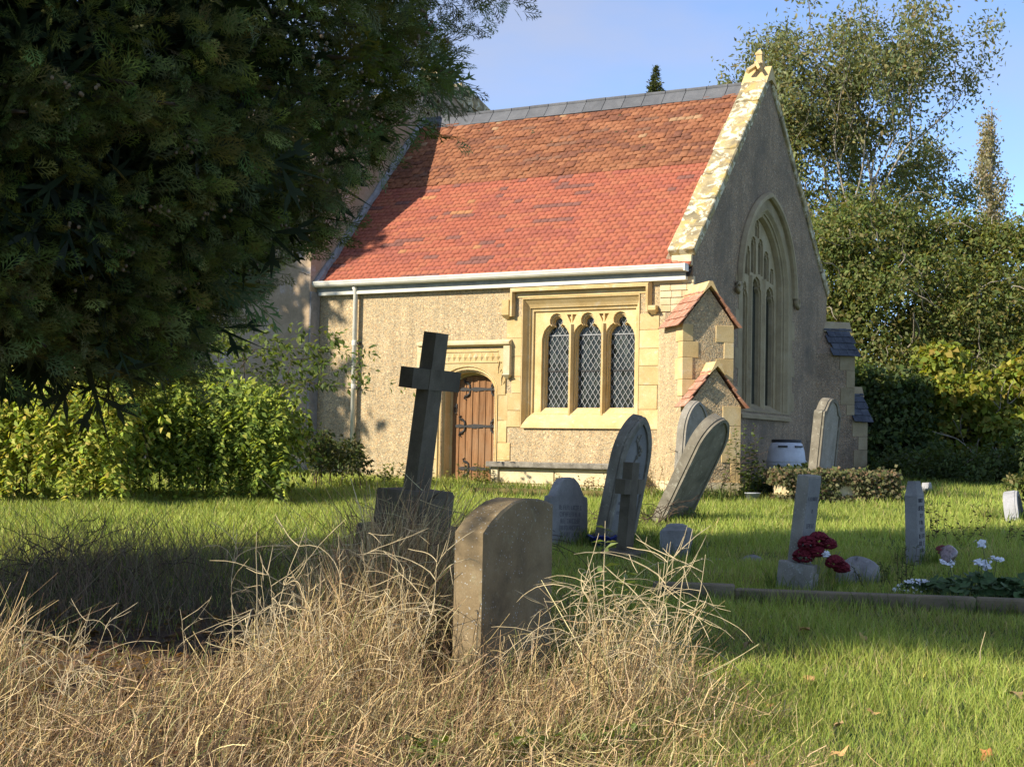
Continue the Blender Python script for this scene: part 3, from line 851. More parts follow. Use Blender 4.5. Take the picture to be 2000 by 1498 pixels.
CB(MB().box(door_c-door_h-0.02, door_c+door_h+0.02, 0.02, 0.34, 0.9, 1.0), 'threshold', 'ashlar_pale', dr)

# --- great east window
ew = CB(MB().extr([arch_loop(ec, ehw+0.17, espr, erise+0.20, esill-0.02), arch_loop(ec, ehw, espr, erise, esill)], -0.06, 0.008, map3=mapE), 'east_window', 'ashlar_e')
tag(ew, 'tall pointed east window with stone tracery in shade')
def al3(g, d, z0): return [(d, p[0], p[1]) for p in arch_loop(ec, ehw+g, espr, erise+g*1.15, z0)]
m = MB().loft([al3(0.0, 0.008, esill), al3(-0.02, 0.0, esill), al3(-0.06, -0.05, esill), al3(-0.085, -0.06, esill), al3(-0.09, -0.085, esill), al3(-0.13, -0.10, esill), al3(-0.15, -0.17, esill), al3(-0.155, -0.24, esill)], close=False)
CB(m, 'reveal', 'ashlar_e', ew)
def elight(c, hw, z0, z1, rise):
    P = [(c+hw, z0), (c+hw, z1-rise)]
    P += [(c+hw*0.93, z1-rise*0.78), (c+hw*0.62, z1-rise*0.55), (c+hw*0.72, z1-rise*0.42), (c+hw*0.5, z1-rise*0.16), (c, z1)]
    return P + [(2*c-p[0], p[1]) for p in reversed(P[:-1])]
eh = [elight(2.79, 0.225, 2.58, 4.86, 0.34), elight(3.5, 0.225, 2.58, 4.98, 0.34), elight(4.21, 0.225, 2.58, 4.86, 0.34),
      elight(3.315, 0.10, 5.08, 5.72, 0.14), elight(3.685, 0.10, 5.08, 5.72, 0.14), elight(3.5, 0.075, 5.78, 6.05, 0.12),
      elight(3.00, 0.11, 5.02, 5.52, 0.16), elight(4.00, 0.11, 5.02, 5.52, 0.16), elight(2.70, 0.075, 4.98, 5.22, 0.1), elight(4.30, 0.075, 4.98, 5.22, 0.1)]
def grow(P, c, g):
    cx = sum(p[0] for p in P)/len(P)
    zs = [p[1] for p in P]; z0 = min(zs); z1 = max(zs)
    return [(p[0] + g*(1 if p[0] > cx else -1 if p[0] < cx else 0), p[1] + (g*1.2 if p[1] > z0+0.3*(z1-z0) else -g)) for p in P]
CB(MB().extr([arch_loop(ec, ehw-0.15, espr, erise-0.17, esill)] + [grow(P, 0, 0.03) for P in eh], -0.235, -0.20, map3=mapE), 'tracery', 'ashlar_e', ew)
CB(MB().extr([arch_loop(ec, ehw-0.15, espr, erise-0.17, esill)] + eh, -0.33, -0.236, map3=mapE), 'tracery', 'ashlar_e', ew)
for c in (3.145, 3.855):
    CB(MB().extr([[(-0.20, c-0.07), (-0.15, c-0.025), (-0.15, c+0.025), (-0.20, c+0.07)]], 2.5, 5.0, map3=lambda u, w_, d: (u, w_, d)), 'mullion', 'ashlar_e', ew)
# saddle bars and glass
for c, z1 in ((2.79, 4.86), (3.5, 4.98), (4.21, 4.86)):
    p = CB(MB().extr([[(c-0.24, 2.56), (c+0.24, 2.56), (c+0.24, z1), (c-0.24, z1)]], -0.316, -0.310, map3=mapE), 'pane', 'glass', ew)
CB(MB().extr([[(2.6, 4.99), (4.4, 4.99), (4.4, 5.3), (3.9, 5.9), (3.5, 6.1), (3.1, 5.9), (2.6, 5.3)]], -0.316, -0.310, map3=mapE), 'pane', 'glass', ew)
CB(MB().add([(0.06, ec-1.30, 2.30), (0.06, ec+1.30, 2.30), (0.055, ec+1.30, 2.36), (0.055, ec-1.30, 2.36), (-0.28, ec+1.12, 2.60), (-0.28, ec-1.12, 2.60), (-0.2, ec-1.2, 2.3), (-0.2, ec+1.2, 2.3)],
            [(0, 1, 2, 3), (3, 2, 4, 5), (0, 3, 5, 6), (1, 7, 4, 2), (0, 6, 7, 1)]), 'sill', 'ashlar_e', ew)
def al4(g, d): return [(d, p[0], p[1]) for p in pointed(ec, ehw+g, espr, erise+g*1.1, 14)]
m = MB().loft([al4(0.17, 0.006), al4(0.17, 0.07), al4(0.20, 0.11), al4(0.265, 0.10), al4(0.285, 0.03), al4(0.285, 0.006)], close=False)
CB(m, 'hood_mould', 'ashlar_e', ew, False)
for s_ in (-1, 1):
    c = ec + s_*(ehw+0.25)
    pts = [(0.05, c, espr+0.02), (0.06, c+s_*0.02, espr-0.10), (0.06, c+s_*0.10, espr-0.17), (0.06, c+s_*0.18, espr-0.10), (0.06, c+s_*0.15, espr), (0.06, c+s_*0.08, espr-0.02)]
    m = MB().tube(pts, [0.055, 0.05, 0.045, 0.042, 0.04, 0.05], 8)
    CB(m, 'label_stop', 'ashlar_e', ew, True)
for s_ in (-1, 1):                                 # toothed jamb stones
    z = 2.5
    for k, h in enumerate((0.36, 0.32, 0.38, 0.34, 0.36, 0.34, 0.28)):
        wd = 0.20 if k % 2 else 0.34
        a = ec + s_*(ehw+0.165); b_ = ec + s_*(ehw+wd)
        y0, y1 = min(a, b_), max(a, b_)
        CB(MB().cbox(-0.03, 0.0085, y0, y1, z+0.003, z+h-0.003, 0.004), 'jamb_stone', 'ashlar_e', ew); z += h

# --- diagonal buttresses
def buttress(corner, out, d1, d2, wd, capmat, name_cap, body, quoin, label, seed):
    rnd = random.Random(seed)
    bx = Vector((out[0], out[1], 0)).normalized(); by = Vector((-bx.y, bx.x, 0))
    M = Matrix(((bx.x, by.x, 0, corner[0]), (bx.y, by.y, 0, corner[1]), (0, 0, 1, 0), (0, 0, 0, 1)))
    h = wd/2
    mp = lambda u, w_, d: (d, u, w_)
    bt = MB()
    bt.extr([[(-h, 0.5), (h, 0.5), (h, 3.76), (0, 4.34), (-h, 3.76)]], -0.5, d1, M, mp)
    bt.extr([[(-h+.001, 0.5), (h-.001, 0.5), (h-.001, 2.42), (0, 3.00), (-h+.001, 2.42)]], d1-0.05, d2, M, mp)
    bo = CB(bt, 'buttress', body); tag(bo, label)
    CB(MB().box(-0.3, d2+0.05, -h-0.05, h+0.05, 0.5, 1.16, M), 'plinth', 'ashlar_pale', bo)
    def q(x0, x1, y0, y1, z0, z1, mat=quoin):
        CB(MB().cbox(x0, x1, y0, y1, z0+0.003, z1-0.003, 0.005, M, 0.0012), 'quoin', mat, bo)
    for (dd, zlo, zhi) in ((d1, 2.60, 3.74), (d2, 1.17, 2.40)):
        z = zhi; k = 0
        while z - 0.30 > zlo - 0.2:
            hh = rnd.uniform(0.26, 0.36)
            for sd in (-1, 1):
                long_ = (k + (sd > 0)) % 2
                lf = rnd.uniform(0.27, 0.33) if long_ else rnd.uniform(0.15, 0.19)
                ls = rnd.uniform(0.16, 0.20) if long_ else rnd.uniform(0.28, 0.34)
                y0, y1 = (sd*h - lf, sd*h + 0.012) if sd > 0 else (sd*h - 0.012, sd*h + lf)
                q(dd-ls, dd+0.013, y0, y1, max(z-hh, zlo-0.1), z)
            z -= hh; k += 1
    # roofed caps
    for (dd, ze, za, back) in ((d1, 3.70, 4.40, -0.12), (d2, 2.36, 3.06, d1-0.04)):
        run = h + 0.10; an = math.atan2(za-ze, run); sl_ = math.hypot(run, za-ze)
        ncr = 5; gl = sl_/ncr
        for sd in (-1, 1):
            for r_ in range(ncr):
                x = back + (0.06 if r_ % 2 else 0.0)
                xe = dd + 0.09
                while x < xe - 0.05:
                    l = min(0.175, xe - x)
                    u0 = r_*gl; jz = rnd.uniform(0, .006)
                    P0 = Vector((0, sd*run, ze)); dv = Vector((0, -sd*math.cos(an), math.sin(an))); nv = Vector((0, sd*math.sin(an), math.cos(an)))
                    a = P0 + dv*(u0 - rnd.uniform(0, .012)); b_ = P0 + dv*min(u0+gl*1.25, sl_)
                    la, lb = 0.030 + jz, 0.012
                    vs = []
                    for xx in (x+0.002, x+l-0.002):
                        vs += [(xx, *(a + nv*la)[1:]), (xx, *(b_ + nv*lb)[1:]), (xx, *(b_ + nv*(lb-0.014))[1:]), (xx, *(a + nv*(la-0.014))[1:])]
                    CB(MB().add(vs, [(0, 1, 5, 4), (1, 2, 6, 5), (2, 3, 7, 6), (3, 0, 4, 7), (0, 3, 2, 1), (4, 5, 6, 7)], M), name_cap, capmat, bo)
                    x += l
        m = MB().extr([[(-0.14, za-0.16), (-0.03, za+0.055), (0.03, za+0.055), (0.14, za-0.16), (0, za-0.02)]], back, dd+0.10, M, mp)
        CB(m, 'ridge_stone', 'ashlar' if capmat == 'captile' else 'ashlar_e', bo)
    return bo
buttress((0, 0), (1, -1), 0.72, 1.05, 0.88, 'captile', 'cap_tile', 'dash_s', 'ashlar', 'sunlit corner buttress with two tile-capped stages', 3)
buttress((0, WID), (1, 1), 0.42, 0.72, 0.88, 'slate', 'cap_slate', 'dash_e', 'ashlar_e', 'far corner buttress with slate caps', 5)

# --- nave end behind the chancel
nv = empty('nave', (0, 0, 0)); nv.parent = church
tag(nv, 'taller stained nave end behind the chancel roof')
n0, n1, ntop, nap = -0.32, 8.9, 8.0, 4.35
CB(MB().extr([[(n0, 0.4), (n1, 0.4), (n1, ntop), (nap, 9.62), (n0, ntop)]], -17.0, -LEN-0.002, map3=mapE), 'wall', 'plaster', nv)
ca = math.atan2(9.62-ntop, nap-n0)
for side in (-1, 1):
    tot = math.hypot(nap-n0, 9.62-ntop); u = 0
    while u < tot - 0.35:
        l = min(random.uniform(0.7, 0.95), tot-u)
        base = Vector((0, n0 if side < 0 else n1, ntop))
        M = Matrix.Translation(base) @ Matrix.Rotation(ca if side < 0 else math.pi-ca, 4, 'X')
        m = MB().cbox(-LEN-0.42, -LEN+0.05, u+0.004, u+l-0.004, 0.003 if side < 0 else -0.15, 0.15 if side < 0 else -0.003, 0.015, M, 0.006)
        CB(m, 'coping_stone', 'coping', nv); u += l
CB(MB().cbox(-LEN-0.5, -LEN+0.04, 4.05, 4.60, 9.60, 10.05, 0.02, None, 0.008), 'apex_block', 'coping', nv)
CB(MB().extr([[(4.95, 9.45), (4.95, 9.86), (5.10, 9.86), (6.4, 9.46), (6.4, 9.30)]], -LEN-0.5, -LEN+0.03, map3=mapE), 'parapet_stone', 'coping', nv)
CB(MB().box(-17.0, -LEN-0.003, n0-0.05, n0-0.002, 6.45, 6.55), 'string_course', 'ashlar', nv)
# cement fillet where the tiles meet the nave
pf = []
for k in range(26):
    u = SL*k/25
    pf.append((-LEN+0.03+0.012*math.sin(k*2.1), -0.15+u*math.cos(RA)-0.03, 4.72+u*math.sin(RA)+0.06+0.008*math.sin(k*1.3)))
CB(MB().tube(pf, [0.075+0.008*math.sin(k*1.9) for k in range(26)], 7), 'cement_fillet', 'mortar', roof)
# pale washed strips on the nave corner
CB(MB().cbox(-LEN-0.03, -LEN+0.02, n0+0.0, n0+0.30, 1.0, 4.62, 0.01), 'corner_strip', 'mortar', nv)
# ================================================================== GRAVES
mapY = lambda u, w_, d: (d, u, w_)         # profile across (north) and up, thickness towards east
def place(o, x, y, lean_e=0.0, lean_n=0.0, yaw=0.0, sink=0.05):
    """stand a thing on the turf; leans are towards east / north"""
    o.matrix_world = (Matrix.Translation((x, y, float(gz(x, y))-sink)) @ Matrix.Rotation(-YAW+yaw, 4, 'Z')
                      @ Matrix.Rotation(lean_n, 4, 'X').inverted() @ Matrix.Rotation(lean_e, 4, 'Y'))
    return o
def prof_flat(w, h): return [(-w/2, 0), (w/2, 0), (w/2, h), (-w/2, h)]
def prof_round(w, h, rise, n=14):
    return [(-w/2, 0), (w/2, 0)] + ell(0, h-rise, w/2, rise, 0, math.pi, n)
def prof_gothic(w, h, rise, n=9):
    p = pointed(0, w/2, h-rise, rise, n)
    return [(-w/2, 0), (w/2, 0)] + p
def prof_ogee(w, h):
    """shouldered serpentine head"""
    R_ = [(w/2, h-0.30*w), (w/2-0.01, h-0.25*w), (w/2*0.80, h-0.235*w), (w/2*0.66, h-0.16*w), (w/2*0.50, h-0.07*w), (w/2*0.28, h-0.015*w), (0, h)]
    return [(-w/2, 0), (w/2, 0)] + R_ + [(-p[0], p[1]) for p in reversed(R_[:-1])]
def inset(P, k, z0):
    """profile shrunk towards its centre for a sunk panel"""
    zs = max(p[1] for p in P)
    out = []
    for p in P:
        out.append((p[0]*(1-k), max(z0, p[1]-k*0.42 if p[1] > 0.05 else z0)))
    return out
def chamfered(m, P, th, b):
    """extrude a profile with worn edges"""
    n = len(P)
    cx = 0.0; cz = sum(p[1] for p in P)/n
    Q = [(p[0]*(1-b*2.2/max(abs(q[0]) for q in P)), p[1]-(b if p[1] > 0.05 else 0)) for p in P]
    loops = [[(-th/2, *q) for q in Q], [(-th/2+b, *p) for p in P], [(th/2-b, *p) for p in P], [(th/2, *q) for q in Q]]
    m.loft([[Vector(v) for v in L] for L in loops])
    t = mgeo.tessellate_polygon([[Vector((q[0], q[1], 0)) for q in Q]])
    m.add([(-th/2, *q) for q in Q], [x for x in t]); m.add([(th/2, *q) for q in Q], [x for x in t])
    return m
def writing(parent, lines, x, mat, seed, stroke=0.006):
    """worn cut lettering, too eroded to read: rows of upright and cross strokes. lines = (z, width, height)"""
    rnd = random.Random(seed); m = MB()
    for z, w, h in lines:
        y = -w/2
        while y < w/2 - h*0.4:
            gw = h*rnd.uniform(0.45, 0.75)
            if rnd.random() < 0.14: y += gw*0.8; continue
            kind = rnd.randrange(5)
            m.box(x-0.004, x+0.0015, y, y+stroke, z, z+h)
            if kind in (0, 2): m.box(x-0.004, x+0.0012, y+gw-stroke, y+gw, z, z+h)
            if kind in (1, 3): m.box(x-0.004, x+0.0013, y+stroke, y+gw, z+h-stroke, z+h)
            if kind in (0, 1, 4): m.box(x-0.004, x+0.0011, y+stroke, y+gw*0.8, z+h*0.45, z+h*0.45+stroke)
            if kind in (3, 4): m.box(x-0.004, x+0.0014, y+stroke, y+gw, z, z+stroke)
            y += gw + h*0.22
    return tag(m.build('inscription', MT[mat], parent), kind='stuff')

# leaning stone cross on a stepped base
cr = empty('stone_cross', (0, 0, 0))
tag(cr, 'dark leaning stone cross on a rough stepped base overgrown with brambles', 'gravestone')
place(cr, -0.86, 13.0, R(7.0), 0, 0, 0.0)
cz0 = 0.72
def cross_part(name, th, P, mat, b=0.008):
    m = MB(); m = chamfered(m, P, th, b) if False else MB().extr([P], -th/2, th/2, map3=mapY)
    return m.build(name, MT[mat], cr)
cross_part('shaft', 0.125, [(-0.115, cz0-0.02), (0.115, cz0-0.02), (0.095, cz0+1.33), (-0.095, cz0+1.33)], 'cross_stone')
cross_part('arm', 0.13, [(-0.365, cz0+0.85), (-0.112, cz0+0.85), (-0.112, cz0+1.02), (-0.365, cz0+1.02)], 'cross_stone')
cross_part('arm', 0.13, [(0.112, cz0+0.85), (0.365, cz0+0.85), (0.365, cz0+1.02), (0.112, cz0+1.02)], 'cross_stone')
cross_part('collar', 0.137, [(-0.114, cz0+0.848), (0.114, cz0+0.848), (0.114, cz0+1.022), (-0.114, cz0+1.022)], 'cross_stone')
m = MB().cbox(-0.22, 0.22, -0.27, 0.27, 0.42, cz0, 0.02, None, 0.012); m.build('base_step', MT['cross_stone'], cr)
m = MB().cbox(-0.31, 0.31, -0.38, 0.38, 0.16, 0.42, 0.02, None, 0.014); m.build('base_step', MT['cross_stone'], cr)
m = MB().cbox(-0.42, 0.42, -0.5, 0.5, -0.2, 0.16, 0.02, None, 0.014); m.build('base_step', MT['cross_stone'], cr)

def headstone(name, label, x, y, prof, th, mat, le=0, ln=0, yaw=0, group=None, panel=None, lines=None, ink='ink_grey', seed=1, sink=0.08, edge=0.010):
    o = chamfered(MB(), prof, th, edge).build(name, MT[mat])
    place(o, x, y, le, ln, yaw, sink)
    tag(o, label, 'gravestone', group)
    px = th/2
    if panel:
        k, z0, pm = panel
        fr_ = MB().extr([[(p[0]*0.985, max(p[1], 0.02)-(.008 if p[1] > .05 else 0)) for p in prof], inset(prof, k, z0)], th/2-0.006, th/2+0.022, map3=mapY)
        fr_.build('border', MT[mat], o)
        MB().extr([inset(prof, k*1.02, z0+0.004)], th/2-0.01, th/2+0.003, map3=mapY).build('panel', MT[pm], o)
        px = th/2+0.003
    if lines: writing(o, lines, px, ink, seed)
    return o
# broad low-arched stone in the dry weeds
headstone('headstone', 'thick brown headstone with low curved top standing in dry straw', -0.02, 8.32,
          [(-0.375, 0), (0.375, 0), (0.375, 1.04), (0.30, 1.06), (0.20, 1.075), (0.05, 1.08), (-0.08, 1.06), (-0.2, 1.015), (-0.30, 0.96), (-0.375, 0.905)], 0.19, 'front_stone', 0, 0, 0, sink=0.12)
# inscribed slate-blue stone just behind it
headstone('headstone', 'small blue-grey inscribed headstone with shouldered top behind the brown headstone', 0.60, 16.1, prof_ogee(0.82, 0.80), 0.10, 'blue_stone', R(-2), R(2), 0,
          lines=[(0.46-0.07*i, 0.50-0.03*(i % 3), 0.045) for i in range(5)], ink='ink_grey', seed=3)
hA = headstone('headstone', 'tilted pointed-arch headstone with sunk inscribed panel beside a little stone cross', 1.07, 16.3, prof_gothic(0.70, 1.50, 0.50), 0.14, 'grey_stone', R(11.5), 0, 0,
          panel=(0.20, 0.12, 'blue_stone'), lines=[(0.92, 0.32, 0.045), (0.85, 0.42, 0.035), (0.79, 0.40, 0.035), (0.73, 0.42, 0.03), (0.67, 0.36, 0.03), (0.55, 0.40, 0.03), (0.45, 0.38, 0.03)], ink='ink_grey', seed=5, edge=0.018)
# carved sprig on that panel
m = MB()
for k in range(7):
    a = k*0.9
    m.lathe([(0.004, -0.012), (0.022, -0.006), (0.026, 0.004), (0.008, 0.014)], 8, Matrix.Translation((0.078, 0.02+0.075*math.sin(a), 1.06+0.035*k)) @ Matrix.Rotation(math.pi/2, 4, 'Y'))
m.tube([(0.078, -0.03, 1.0), (0.084, 0.03, 1.1), (0.084, -0.03, 1.2), (0.078, 0.03, 1.3)], 0.008, 5)
m.build('carved_flowers', MT['grey_stone'], hA)
# little stone cross in front of it
sc_ = empty('stone_cross', (0, 0, 0)); tag(sc_, 'short stone cross standing against the tilted pointed-arch headstone', 'gravestone')
place(sc_, 1.10, 14.75, R(4), 0, 0, 0.05)
MB().extr([[(-0.085, 0), (0.085, 0), (0.075, 0.98), (-0.075, 0.98)]], -0.05, 0.05, map3=mapY).build('shaft', MT['cross_stone'], sc_)
for s_ in (-1, 1):
    a, b_ = sorted((s_*0.082, s_*0.21))
    MB().extr([[(a, 0.68), (b_, 0.68), (b_, 0.82), (a, 0.82)]], -0.052, 0.052, map3=mapY).build('arm', MT['cross_stone'], sc_)
MB().cbox(-0.16, 0.16, -0.2, 0.2, -0.05, 0.14, 0.015, None, 0.006).build('base', MT['cross_stone'], sc_)
headstone('headstone', 'steeply toppling grey headstone with a crack, leaning over the grass', 1.98, 19.6, prof_gothic(0.76, 1.62, 0.42), 0.16, 'grey_stone', R(27), 0, R(-3), panel=(0.12, 0.05, 'grey_stone'), sink=0.12, edge=0.02)
headstone('headstone', 'pale pointed headstone standing behind the toppling one near the buttress', 2.72, 23.7, prof_gothic(0.78, 1.62, 0.50), 0.15, 'granite', R(4), 0, R(-4), panel=(0.12, 0.1, 'granite'), edge=0.02)
hS = headstone('headstone', 'greenish scroll-topped headstone behind the ivy mound by the east wall', 4.98, 24.9, prof_ogee(0.86, 1.70), 0.17, 'grey_stone', R(5.5), 0, 0, panel=(0.16, 0.06, 'granite'), edge=0.02)
# granite book-post with an offset flower block
pl = empty('headstone', (0, 0, 0)); tag(pl, 'leaning speckled granite post with inscribed face and flower block', 'gravestone')
place(pl, 2.30, 12.35, R(6.5), 0, R(-2), 0.03)
MB().cbox(-0.05, 0.05, -0.135, 0.135, 0.0, 0.96, 0.006).build('post', MT['granite'], pl)
MB().box(0.0497, 0.053, -0.128, 0.128, 0.05, 0.94).build('polished_face', MT['blue_stone'], pl)
writing(pl, [(0.76, 0.21, 0.03), (0.66, 0.04, 0.03), (0.54, 0.16, 0.036), (0.43, 0.20, 0.034), (0.34, 0.18, 0.034), (0.25, 0.15, 0.032)], 0.0535, 'ink_grey', 8, 0.005)
MB().cbox(-0.10, 0.20, -0.20, -0.06, -0.04, 0.27, 0.01, None, 0.004).build('flower_block', MT['granite'], pl)
MB().cbox(0.0, 0.52, 0.02, 0.16, -0.05, 0.05, 0.01, None, 0.004).build('plinth', MT['blue_stone'], pl)
# second post with chamfered cap
p2 = empty('headstone', (0, 0, 0)); tag(p2, 'upright grey post gravestone with tapered cap beside white geraniums', 'gravestone')
place(p2, 3.83, 14.5, R(-1.5), 0, 0, 0.05)
MB().cbox(-0.06, 0.06, -0.125, 0.125, 0.0, 0.70, 0.005).build('post', MT['blue_stone'], p2)
MB().add([(-.06, -.125, .70), (.06, -.125, .70), (.06, .125, .70), (-.06, .125, .70), (-.04, -.075, .84), (.035, -.075, .84), (.035, .075, .84), (-.04, .075, .84)],
         [(0, 1, 5, 4), (1, 2, 6, 5), (2, 3, 7, 6), (3, 0, 4, 7), (4, 5, 6, 7)]).build('cap', MT['blue_stone'], p2)
writing(p2, [(0.64, 0.20, 0.035), (0.565, 0.21, 0.042), (0.50, 0.12, 0.034), (0.435, 0.13, 0.034), (0.37, 0.11, 0.034), (0.305, 0.17, 0.04), (0.235, 0.17, 0.042), (0.175, 0.14, 0.034), (0.11, 0.14, 0.034), (0.06, 0.07, 0.03)], 0.0605, 'ink', 9, 0.006)
# broken pedestal stub
o = MB().cbox(-0.13, 0.13, -0.13, 0.13, 0, 0.34, 0.03, None, 0.012).lathe([(0.115, 0.335), (0.105, 0.36), (0.06, 0.375)], 10).build('pedestal', MT['rock'])
place(o, 1.64, 15.1, 0, 0, R(12), 0.03); tag(o, 'stumpy weathered grey stone pedestal in shaded grass', 'pedestal')
o.data.transform(Matrix.Diagonal((1, 1, 1, 1)))
# far little stones
headstone('headstone', 'tiny sunlit white marker stone with pointed top near the bushes', 7.14, 26.3, [(-0.13, 0), (0.13, 0), (0.13, 0.22), (0.06, 0.32), (-0.06, 0.32), (-0.13, 0.22)], 0.13, 'pale_stone', R(-4), 0, 0)
headstone('headstone', 'sunken round-topped pale stone half covered in creeper by the bushes', 6.80, 20.7, prof_round(0.70, 0.48, 0.30), 0.16, 'pale_stone', R(-9), 0, R(6), panel=(0.18, 0.05, 'blue_stone'))
def boulder(name, label, x, y, sx, sy, sz, mat, seed, cat='stone', group=None, yaw=0):
    rnd = np.random.default_rng(seed)
    prof = []
    m = MB(); n = 14; rows = 7
    loops = []
    for i in range(rows+1):
        a = (i/rows)*math.pi/2
        L_ = []
        for k in range(n):
            b_ = 2*math.pi*k/n
            r = 1 + 0.13*math.sin(3*b_+seed) + 0.08*math.sin(5*b_+2*seed+i) + rnd.uniform(-.05, .05)
            L_.append((sx*math.cos(a)*r*math.cos(b_)+0.001, sy*math.cos(a)*r*math.sin(b_), sz*(math.sin(a)**0.8)*(1+0.1*math.sin(2*b_+seed))))
        loops.append(L_)
    m.loft(loops, None, True, True)
    o = m.build(name, MT[mat], None, True)
    o.location = (x, y, float(gz(x, y))-0.03); o.rotation_euler = (0, 0, yaw); tag(o, label, cat, group)
    return o
boulder('boulder', 'pale fallen stone lump behind the granite post', 2.98, 13.2, 0.20, 0.26, 0.24, 'rock', 2, 'stone', None, R(-20))
boulder('boulder', 'low grey stone half sunk in grass', 2.37, 15.0, 0.12, 0.10, 0.08, 'rock', 4, 'stone')
boulder('boulder', 'flat pale stone scrap beside the stumpy pedestal', 1.98, 15.1, 0.16, 0.06, 0.045, 'rock', 6, 'stone')
# grave kerb
kb = MB()
k0 = Vector((1.10, 11.75, 0)); k1 = Vector((5.4, 10.95, 0))
kd = (k1-k0); kl = kd.length; ka = math.atan2(kd.y, kd.x)
ke = empty('grave_kerb', (k0.x, k0.y, float(gz(k0.x, k0.y))), (0, R(0.2), ka)); tag(ke, 'long brown mossy stone kerb edging a grave plot', 'kerb')
x = 0
for l in (0.62, 1.75, 2.0):
    h0 = 0.13 if x == 0 else 0.10
    MB().cbox(x+0.003, x+l-0.003, -0.07, 0.07, -0.15, h0, 0.012, None, 0.004).build('kerb_stone', MT['kerb'], ke); x += l
MT['kerb_slab'] = mat_stone('lichened_slab', (0.22, 0.20, 0.165), (0.10, 0.09, 0.075), (0.36, 0.33, 0.27), 2.0, 0.8, (0.48, 0.44, 0.36))
# chest tomb against the wall
ct = empty('chest_tomb', (AX, AY, ZO), (0, 0, -YAW)); tag(ct, 'low pale chest tomb with dark lichened slab under the leaded window', 'tomb')
def TB(mb, name, mat): mb.v = [(p[0], p[1], p[2]-ZO) for p in mb.v]; return mb.build(name, MT[mat], ct)
TB(MB().cbox(-3.52, -0.95, -0.84, -0.16, 1.335, 1.425, 0.012, None, 0.006), 'ledger_slab', 'kerb_slab')
TB(MB().box(-3.36, -1.05, -0.70, -0.22, 0.85, 1.334), 'chest', 'ashlar_pale')
for x in (-3.45, -1.14):
    TB(MB().cbox(x, x+0.14, -0.76, -0.70, 0.85, 1.334, 0.008), 'corner_pier', 'ashlar_pale')
TB(MB().cbox(-3.30, -2.22, -0.72, -0.701, 1.05, 1.31, 0.006), 'side_panel', 'ashlar_pale')
TB(MB().cbox(-2.19, -1.17, -0.72, -0.701, 1.05, 1.31, 0.006), 'side_panel', 'ashlar_pale')
TB(MB().cbox(-3.50, -0.98, -0.80, -0.2, 0.80, 1.03, 0.012, None, 0.005), 'plinth', 'ashlar_pale')
ls = MB().cbox(-1.1, 1.1, -0.45, 0.45, -0.1, 0.13, 0.03, None, 0.015).build('ledger_stone', MT['moss'])
ls.location = (0.55, 24.1, float(gz(0.55, 24.1))); ls.rotation_euler = (0, 0, R(-12)); tag(ls, 'flat ledger stone thick with yellow-brown moss in front of the chest tomb', 'grave slab')

# ================================================================== SMALL THINGS
wb = empty('water_barrel', (5.02, 28.0, float(gz(5.02, 28.0)))); tag(wb, 'white ribbed water barrel with black lid beside the east wall', 'barrel')
white = mat_plain('barrel_plastic', (0.58, 0.61, 0.66), 0.45, 0.4, 0, (7, 0.85, 1.08)); black = mat_plain('black_plastic', (0.03, 0.03, 0.034), 0.5, 0.4)
MB().lathe([(0.26, 0.0), (0.29, 0.04), (0.335, 0.28), (0.352, 0.40), (0.352, 0.43), (0.345, 0.44), (0.352, 0.45), (0.352, 0.48), (0.345, 0.49), (0.35, 0.50), (0.345, 0.53), (0.325, 0.68), (0.285, 0.80), (0.255, 0.83)], 28).build('body', white, wb, True)
MB().lathe([(0.30, 0.405), (0.366, 0.41), (0.366, 0.435), (0.30, 0.44)], 28).build('rib', white, wb)
MB().lathe([(0.30, 0.465), (0.366, 0.47), (0.366, 0.495), (0.30, 0.50)], 28).build('rib', white, wb)
MB().lathe([(0.262, 0.822), (0.272, 0.828), (0.272, 0.868), (0.262, 0.875), (0.1, 0.88)], 28).build('lid', black, wb)
for a in (-1.95, -0.95):
    M = Matrix.Rotation(a, 4, 'Z')
    MB().box(0.285, 0.325, -0.085, 0.085, 0.735, 0.765, M).build('hand_hold', black, wb)
tb = empty('plant_tub', (3.74, 23.7, float(gz(3.74, 23.7)))); tag(tb, 'small plain grey tub on the grass by the buttress', 'tub')
MB().lathe([(0.085, 0), (0.12, 0.13), (0.128, 0.13), (0.128, 0.145), (0.11, 0.145), (0.1, 0.11)], 18).build('pot', mat_plain('grey_pot', (0.33, 0.35, 0.37), 0.7), tb, True)
MB().lathe([(0.105, 0.10), (0.104, 0.118), (0.05, 0.122)], 14).build('soil', MT['dark'], tb)
# blue wrapped pot
bp = empty('flower_pot', (0.98, 16.0, float(gz(0.98, 16.0)))); tag(bp, 'crumpled deep blue pot at the foot of the tilted headstone', 'pot')
m = MB(); L0 = []
for z, r in ((0, 0.09), (0.07, 0.13), (0.13, 0.17), (0.14, 0.15), (0.08, 0.11)):
    L0.append([(r*(1+0.12*math.sin(5*k))*math.cos(2*math.pi*k/16), r*(1+0.12*math.cos(3*k))*math.sin(2*math.pi*k/16), z+0.015*math.sin(k*2.3)) for k in range(16)])
m.loft(L0, None, True, True).build('wrapper', mat_plain('blue_film', (0.02, 0.03, 0.16), 0.35, 0.5), bp)
